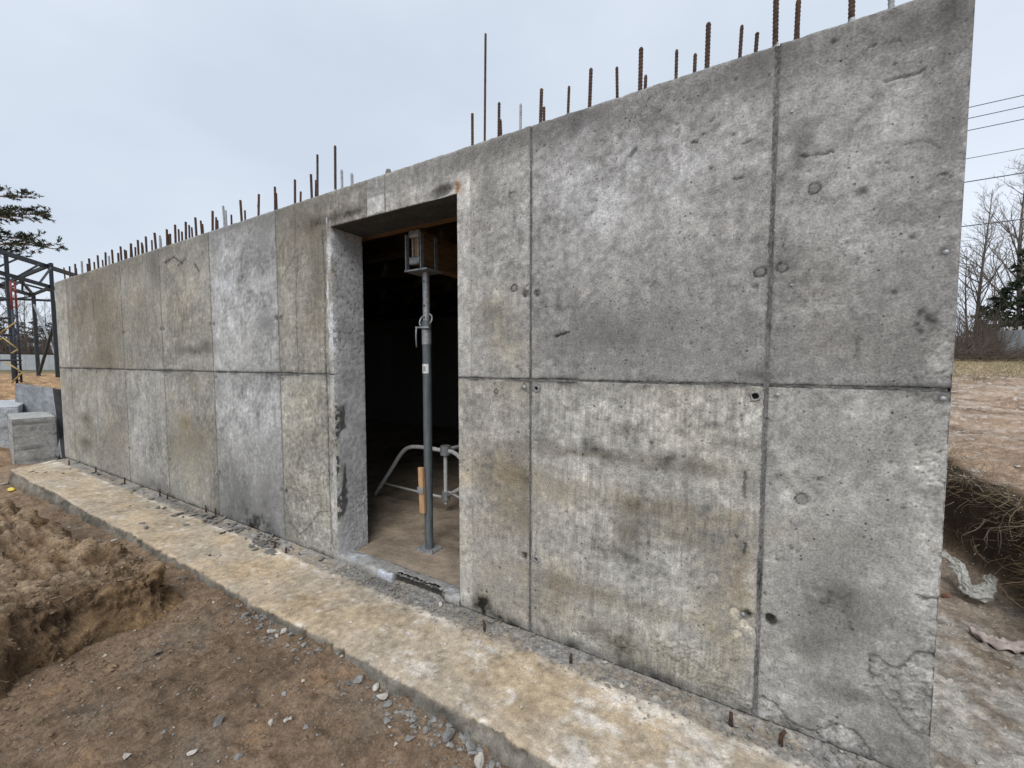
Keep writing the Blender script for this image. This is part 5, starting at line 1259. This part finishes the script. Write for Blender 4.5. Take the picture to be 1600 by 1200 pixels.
def spruce(name, base, height, width, seed, label, group, dens=1.0):
    rd = random.Random(seed); root = empty(name, base, label, "tree", group); base = Vector(base); tr = MB(); cr = MB()
    tr.tube([base - Vector((0, 0, .2)), base + Vector((0, 0, height * .6)), base + Vector((0, 0, height))], [height * .016, height * .008, .01], 7)
    n = int(height * 7.5 * dens)
    for k in range(n):
        t = (k + rd.random()) / n; z = height * (.06 + .93 * t); L = width * (1 - t) ** .8 * rd.uniform(.55, 1.1) + .12; a = rd.uniform(0, 6.28)
        d = Vector((math.cos(a), math.sin(a), rd.uniform(-.25, .18) + .35 * t)).normalized(); p = base + Vector((0, 0, z))
        tr.tube([p, p + d * L * .6, p + d * L + Vector((0, 0, .06 * L))], [.022, .014, .006], 3, False)
        needle_quads(cr, p, d, L, int(16 + 20 * L), .20 + .05 * width, rd, .25)
        for q in range(int(3 * L) + 1):
            tt = rd.uniform(.35, 1); pp = p + d * L * tt; a2 = a + rd.choice((-1, 1)) * rd.uniform(.5, 1.0); d2 = Vector((math.cos(a2), math.sin(a2), rd.uniform(-.3, .05))).normalized(); needle_quads(cr, pp, d2, L * .35, 9, .20 + .03 * width, rd, .3)
    tr.build("trunk", M_BARK, root); cr.build("crown", M_NEEDLE, root); return root
def on_ground(px, dist):
    p = DP(px, 575, dist); return (p[0], p[1], gz1(p[0], p[1]))
GR = "trees beyond the field on the right"
bare_tree("bare_tree", on_ground(1527, 33), 13.2, 4, "tall leafless birch-like tree closest to the wall edge", GR, limbs=34)
bare_tree("bare_tree", on_ground(1592, 30), 15.0, 9, "tallest leafless tree at the right edge behind the spruce", GR, limbs=36)
bare_tree("bare_tree", on_ground(1552, 37), 9.5, 15, "shorter thin leafless tree between the two tall bare trees", GR, limbs=22)
bare_tree("bare_tree", on_ground(1506, 29), 7.5, 21, "slender brown sapling right against the wall edge", GR, spread=.35, limbs=20, mats=(M_BRUSH, M_BRUSH))
bare_tree("bare_tree", on_ground(1520, 31), 6.2, 25, "low brown sapling left of the spruces", GR, spread=.4, limbs=18, mats=(M_BRUSH, M_BRUSH))
bare_tree("bare_tree", on_ground(1640, 34), 13.5, 31, "leafless tree just beyond the right edge of the view", GR, limbs=24)
spruce("spruce_tree", on_ground(1586, 29.0), 7.6, 1.9, 5, "dark spruce with pointed tip in front of the tallest bare tree", GR)
spruce("spruce_tree", on_ground(1556, 29.5), 4.9, 1.9, 6, "squat dark spruce left of the pointed spruce", GR)
spruce("spruce_tree", on_ground(1615, 28.5), 5.8, 2.2, 7, "broad dark spruce at the right edge above the fence", GR)
spruce("spruce_tree", on_ground(1532, 32), 3.9, 1.5, 8, "small dark spruce half hidden by saplings near the wall", GR)
# brushwood heap before the fence
n = 2300; px = rs.uniform(1470, 1720, n); ds = rs.uniform(19.5, 24, n); pts = np.array([DP(a, 575, d) for a, d in zip(px, ds)]); pts[:, 2] = ground_z(pts[:, :1], pts[:, 1:2])[:, 0] + rs.uniform(0, .55, n) * (.4 + .6 * (px < 1545))
dd = rs.normal(size=(n, 3)); dd[:, 2] = np.abs(dd[:, 2]) * .45
fibres("brushwood", pts, dd, rs.uniform(.4, 1.5, n), rs.uniform(.006, .018, n), M_BRUSH, "heap of cut brown brushwood in front of the grey fence", "brushwood", 16, .35, 5)
n = 900; px = rs.uniform(1480, 1560, n); ds = rs.uniform(22, 27, n); pts = np.array([DP(a, 575, d) for a, d in zip(px, ds)]); pts[:, 2] = ground_z(pts[:, :1], pts[:, 1:2])[:, 0]
dd = rs.normal(size=(n, 3)) * .25 + np.array([0, 0, 1])
fibres("thicket", pts, dd, rs.uniform(1.0, 3.4, n), rs.uniform(.006, .014, n), M_BRUSH, "leafless brown thicket beside the wall edge", "thicket", 17, .2, 5)
# grey fence
fe = empty("fence", on_ground(1590, 26), "pale grey panel fence behind the brushwood on the right", "fence")
f0 = Vector(on_ground(1536, 30.5)); f1 = Vector(on_ground(1700, 22.0)); fd = (f1 - f0); nf = 10
for k in range(nf + 1):
    p = f0 + fd * (k / nf); m = MB(); m.box((p.x, p.y, p.z + .95), (.13, .13, 2.1)); m.build("post", M_STONEW, fe)
    if k < nf:
        q = f0 + fd * ((k + 1) / nf); zb = min(p.z, q.z); m = MB(); m.bar(Vector((p.x, p.y, p.z + .9)), Vector((q.x, q.y, q.z + .9)), .04, 1.75); m.build("panel", M_FENCE, fe)

# ---- the pine whose boughs reach in from the left, and the wood behind the frame
pb = on_ground(-95, 21); pine = empty("pine_tree", pb, "tall pine with dark needle boughs reaching into the sky at left", "tree")
rd = random.Random(8); tr = MB(); cr = MB(); pbv = Vector(pb)
top = pbv + Vector((.3, .1, 15.0)); tr.tube([pbv - Vector((0, 0, .3)), pbv + Vector((.1, 0, 6)), pbv + Vector((.2, .05, 11)), top], [.26, .20, .13, .03], 10)
def bough(a, b, r, tufts, sag=.0, wid=1.0):
    a = Vector(a); b = Vector(b); q = [a]
    for k in range(1, 7):
        t = k / 6; q.append(a.lerp(b, t) + Vector((rd.gauss(0, .06), rd.gauss(0, .06), math.sin(t * 3.14) * .25 - sag * t * t + rd.gauss(0, .05))))
    tr.tube(q, [r * (1 - .8 * k / 6) + .008 for k in range(7)], 5, False)
    for k in range(tufts):
        t = min(.999, rd.uniform(.15, 1.0) ** .8); i = int(t * 6); p = q[i].lerp(q[i + 1], t * 6 - i); d = (b - a).normalized()
        dv_ = (d * rd.uniform(.2, 1) + Vector((rd.gauss(0, .5), rd.gauss(0, .5), rd.uniform(-.25, .55)))).normalized(); L = rd.uniform(.35, .95) * wid * (1.15 - .5 * t)
        tr.tube([p, p + dv_ * L * .5, p + dv_ * L + Vector((0, 0, .06))], [.016, .011, .006], 3, False)
        for s_ in range(rd.randint(2, 4)):
            pp = p + dv_ * L * rd.uniform(.45, 1.0); d2 = (dv_ + Vector((rd.gauss(0, .55), rd.gauss(0, .55), rd.gauss(.12, .35)))).normalized(); l2 = rd.uniform(.12, .32)
            tr.tube([pp, pp + d2 * l2], [.008, .005], 3, False); needle_quads(cr, pp, d2, l2, 15, .12, rd)
for (px, py, ds), (zt), nt_ in (((66, 333, 20.2), 7.6, 52), ((40, 305, 20.6), 8.6, 40), ((84, 384, 20.0), 6.3, 46), ((45, 372, 20.5), 6.6, 34), ((15, 395, 20.5), 6.0, 26), ((30, 338, 19.4), 7.4, 34)):
    bough(pbv + Vector((.12, 0, zt)), DP(px, py, ds), .075, nt_, .1)
for k in range(26):
    z = rd.uniform(6.0, 14.6); a = rd.uniform(1.9, 5.6); L = (15.6 - z) * .33 + .6; d = Vector((math.cos(a), math.sin(a), rd.uniform(-.05, .35))); p = pbv + Vector((.15, 0, z)); bough(p, p + d * L, .06, 22, .1)
tr.build("trunk", M_PINEBARK, pine); cr.build("crown", M_NEEDLE, pine)
GL = "trees behind the steel frame on the left"
LT = [(20, 42, 9.5, 41, "leafless tree behind the scaffold tower"), (46, 46, 9.0, 42, "leafless tree behind the middle column of the steel frame"), (72, 44, 7.5, 43, "leafless tree seen between the frame columns and the wall"), (-15, 40, 10, 44, "leafless tree just past the left edge of the view"), (100, 48, 7.0, 45, "leafless tree peeping out behind the far wall end")]
for px, ds, h, sd, lb in LT: bare_tree("bare_tree", on_ground(px, ds), h, sd, lb, GL, limbs=20)
for i, (px, ds, h, w, lb) in enumerate([(38, 50, 5.6, 2.2, "dark conifer in the wood left of the frame's middle column"), (62, 52, 6.2, 2.4, "dark conifer right of the frame's middle column"), (84, 50, 5.4, 2.3, "dark conifer beside the far end of the wall"), (10, 52, 6.4, 2.4, "dark conifer behind the scaffold tower"), (-20, 50, 7, 2.5, "dark conifer past the left edge behind the scaffold"), (115, 52, 5.5, 2.4, "dark conifer hidden mostly by the far wall end")]):
    spruce("spruce_tree", on_ground(px, ds), h, w, 60 + i, lb, GL, .7)
n = 5200; px = rs.uniform(-160, 190, n); ds = rs.uniform(36, 46, n); pts = np.array([DP(a, 575, d) for a, d in zip(px, ds)]); pts[:, 2] = ground_z(pts[:, :1], pts[:, 1:2])[:, 0] - .1
dd = rs.normal(size=(n, 3)) * .3 + np.array([0, 0, 1])
fibres("far_thicket", pts, dd, rs.uniform(1.0, 4.2, n), rs.uniform(.014, .035, n), M_BRUSH, "dark leafless thicket along the far edge of the site on the left", "thicket", 18, .25, 5)
lw = empty("boundary_wall", on_ground(55, 33), "low pale grey panel wall behind the steel frame", "wall")
w0 = Vector(on_ground(-60, 31)); w1 = Vector(on_ground(130, 35)); wd_ = w1 - w0
for k in range(10):
    p = w0 + wd_ * (k / 10); q = w0 + wd_ * ((k + .985) / 10); m = MB(); m.bar((p.x, p.y, p.z + .62), (q.x, q.y, q.z + .62), .12, 1.25); m.build("panel", M_FENCE, lw)

# ================================================================== overhead line
PYL = 18.0
WIRES = [(1514, 168, 0.0, "topmost power cable in the sky right of the wall"), (1514, 185, .0, "second power cable from the top right of the wall"), (1513, 204, .0, "third power cable from the top right of the wall"), (1511, 248, .0, "fourth power cable from the top, a thinner one"),
         (1507, 285, .0, "fifth power cable from the top, a darker one"), (1504, 354, .0, "lowest dark power cable crossing the bare tree tops")]
for i, (px, py, dy, lb) in enumerate(WIRES):
    x, z = WP(px, py, PYL); m = MB(); pts = []
    for k in range(25):
        t = k / 24; xx = -38 + 68 * t; s_ = 4 * t * (1 - t); s0 = (x + 38) / 68; pts.append((xx, PYL, z + .35 * (4 * s0 * (1 - s0)) - .35 * s_))
    m.tube(pts, .011 if i in (3,) else (.017 if i > 3 else .013), 5); tag(m.build("power_cable", M_WIRE, smooth=True), lb, "cable", "cables of the overhead line")
for i, (px, py) in enumerate(((1501, 377), (1500, 386))):
    x, z = WP(px, py, 60); m = MB(); m.tube([(-90, 60, z + .5), (x, 60, z), (110, 60, z + .5)], .016, 4)
    tag(m.build("power_cable", M_WIRE, smooth=True), ("upper" if i == 0 else "lower") + " one of two faint distant cables among the tree tops", "cable", "cables of the overhead line")
for xx in (-38.0, 30.0):
    g = gz1(xx, PYL); po = empty("utility_pole", (xx, PYL, g), "utility pole carrying the cables " + ("hidden behind the building" if xx < 0 else "beyond the right edge of the view"), "utility pole", "poles of the overhead line")
    m = MB(); m.tube([(xx, PYL + .16, g - .5), (xx, PYL + .16, 10.6)], [.17, .11], 10); m.build("shaft", M_STONE, po, smooth=True)
    for z in (9.85, 9.48, 9.1, 8.17, 7.4, 5.93):
        m = MB(); m.box((xx, PYL + .03, z + .04), (.09, .30, .08)); m.build("bracket", M_GALV, po)
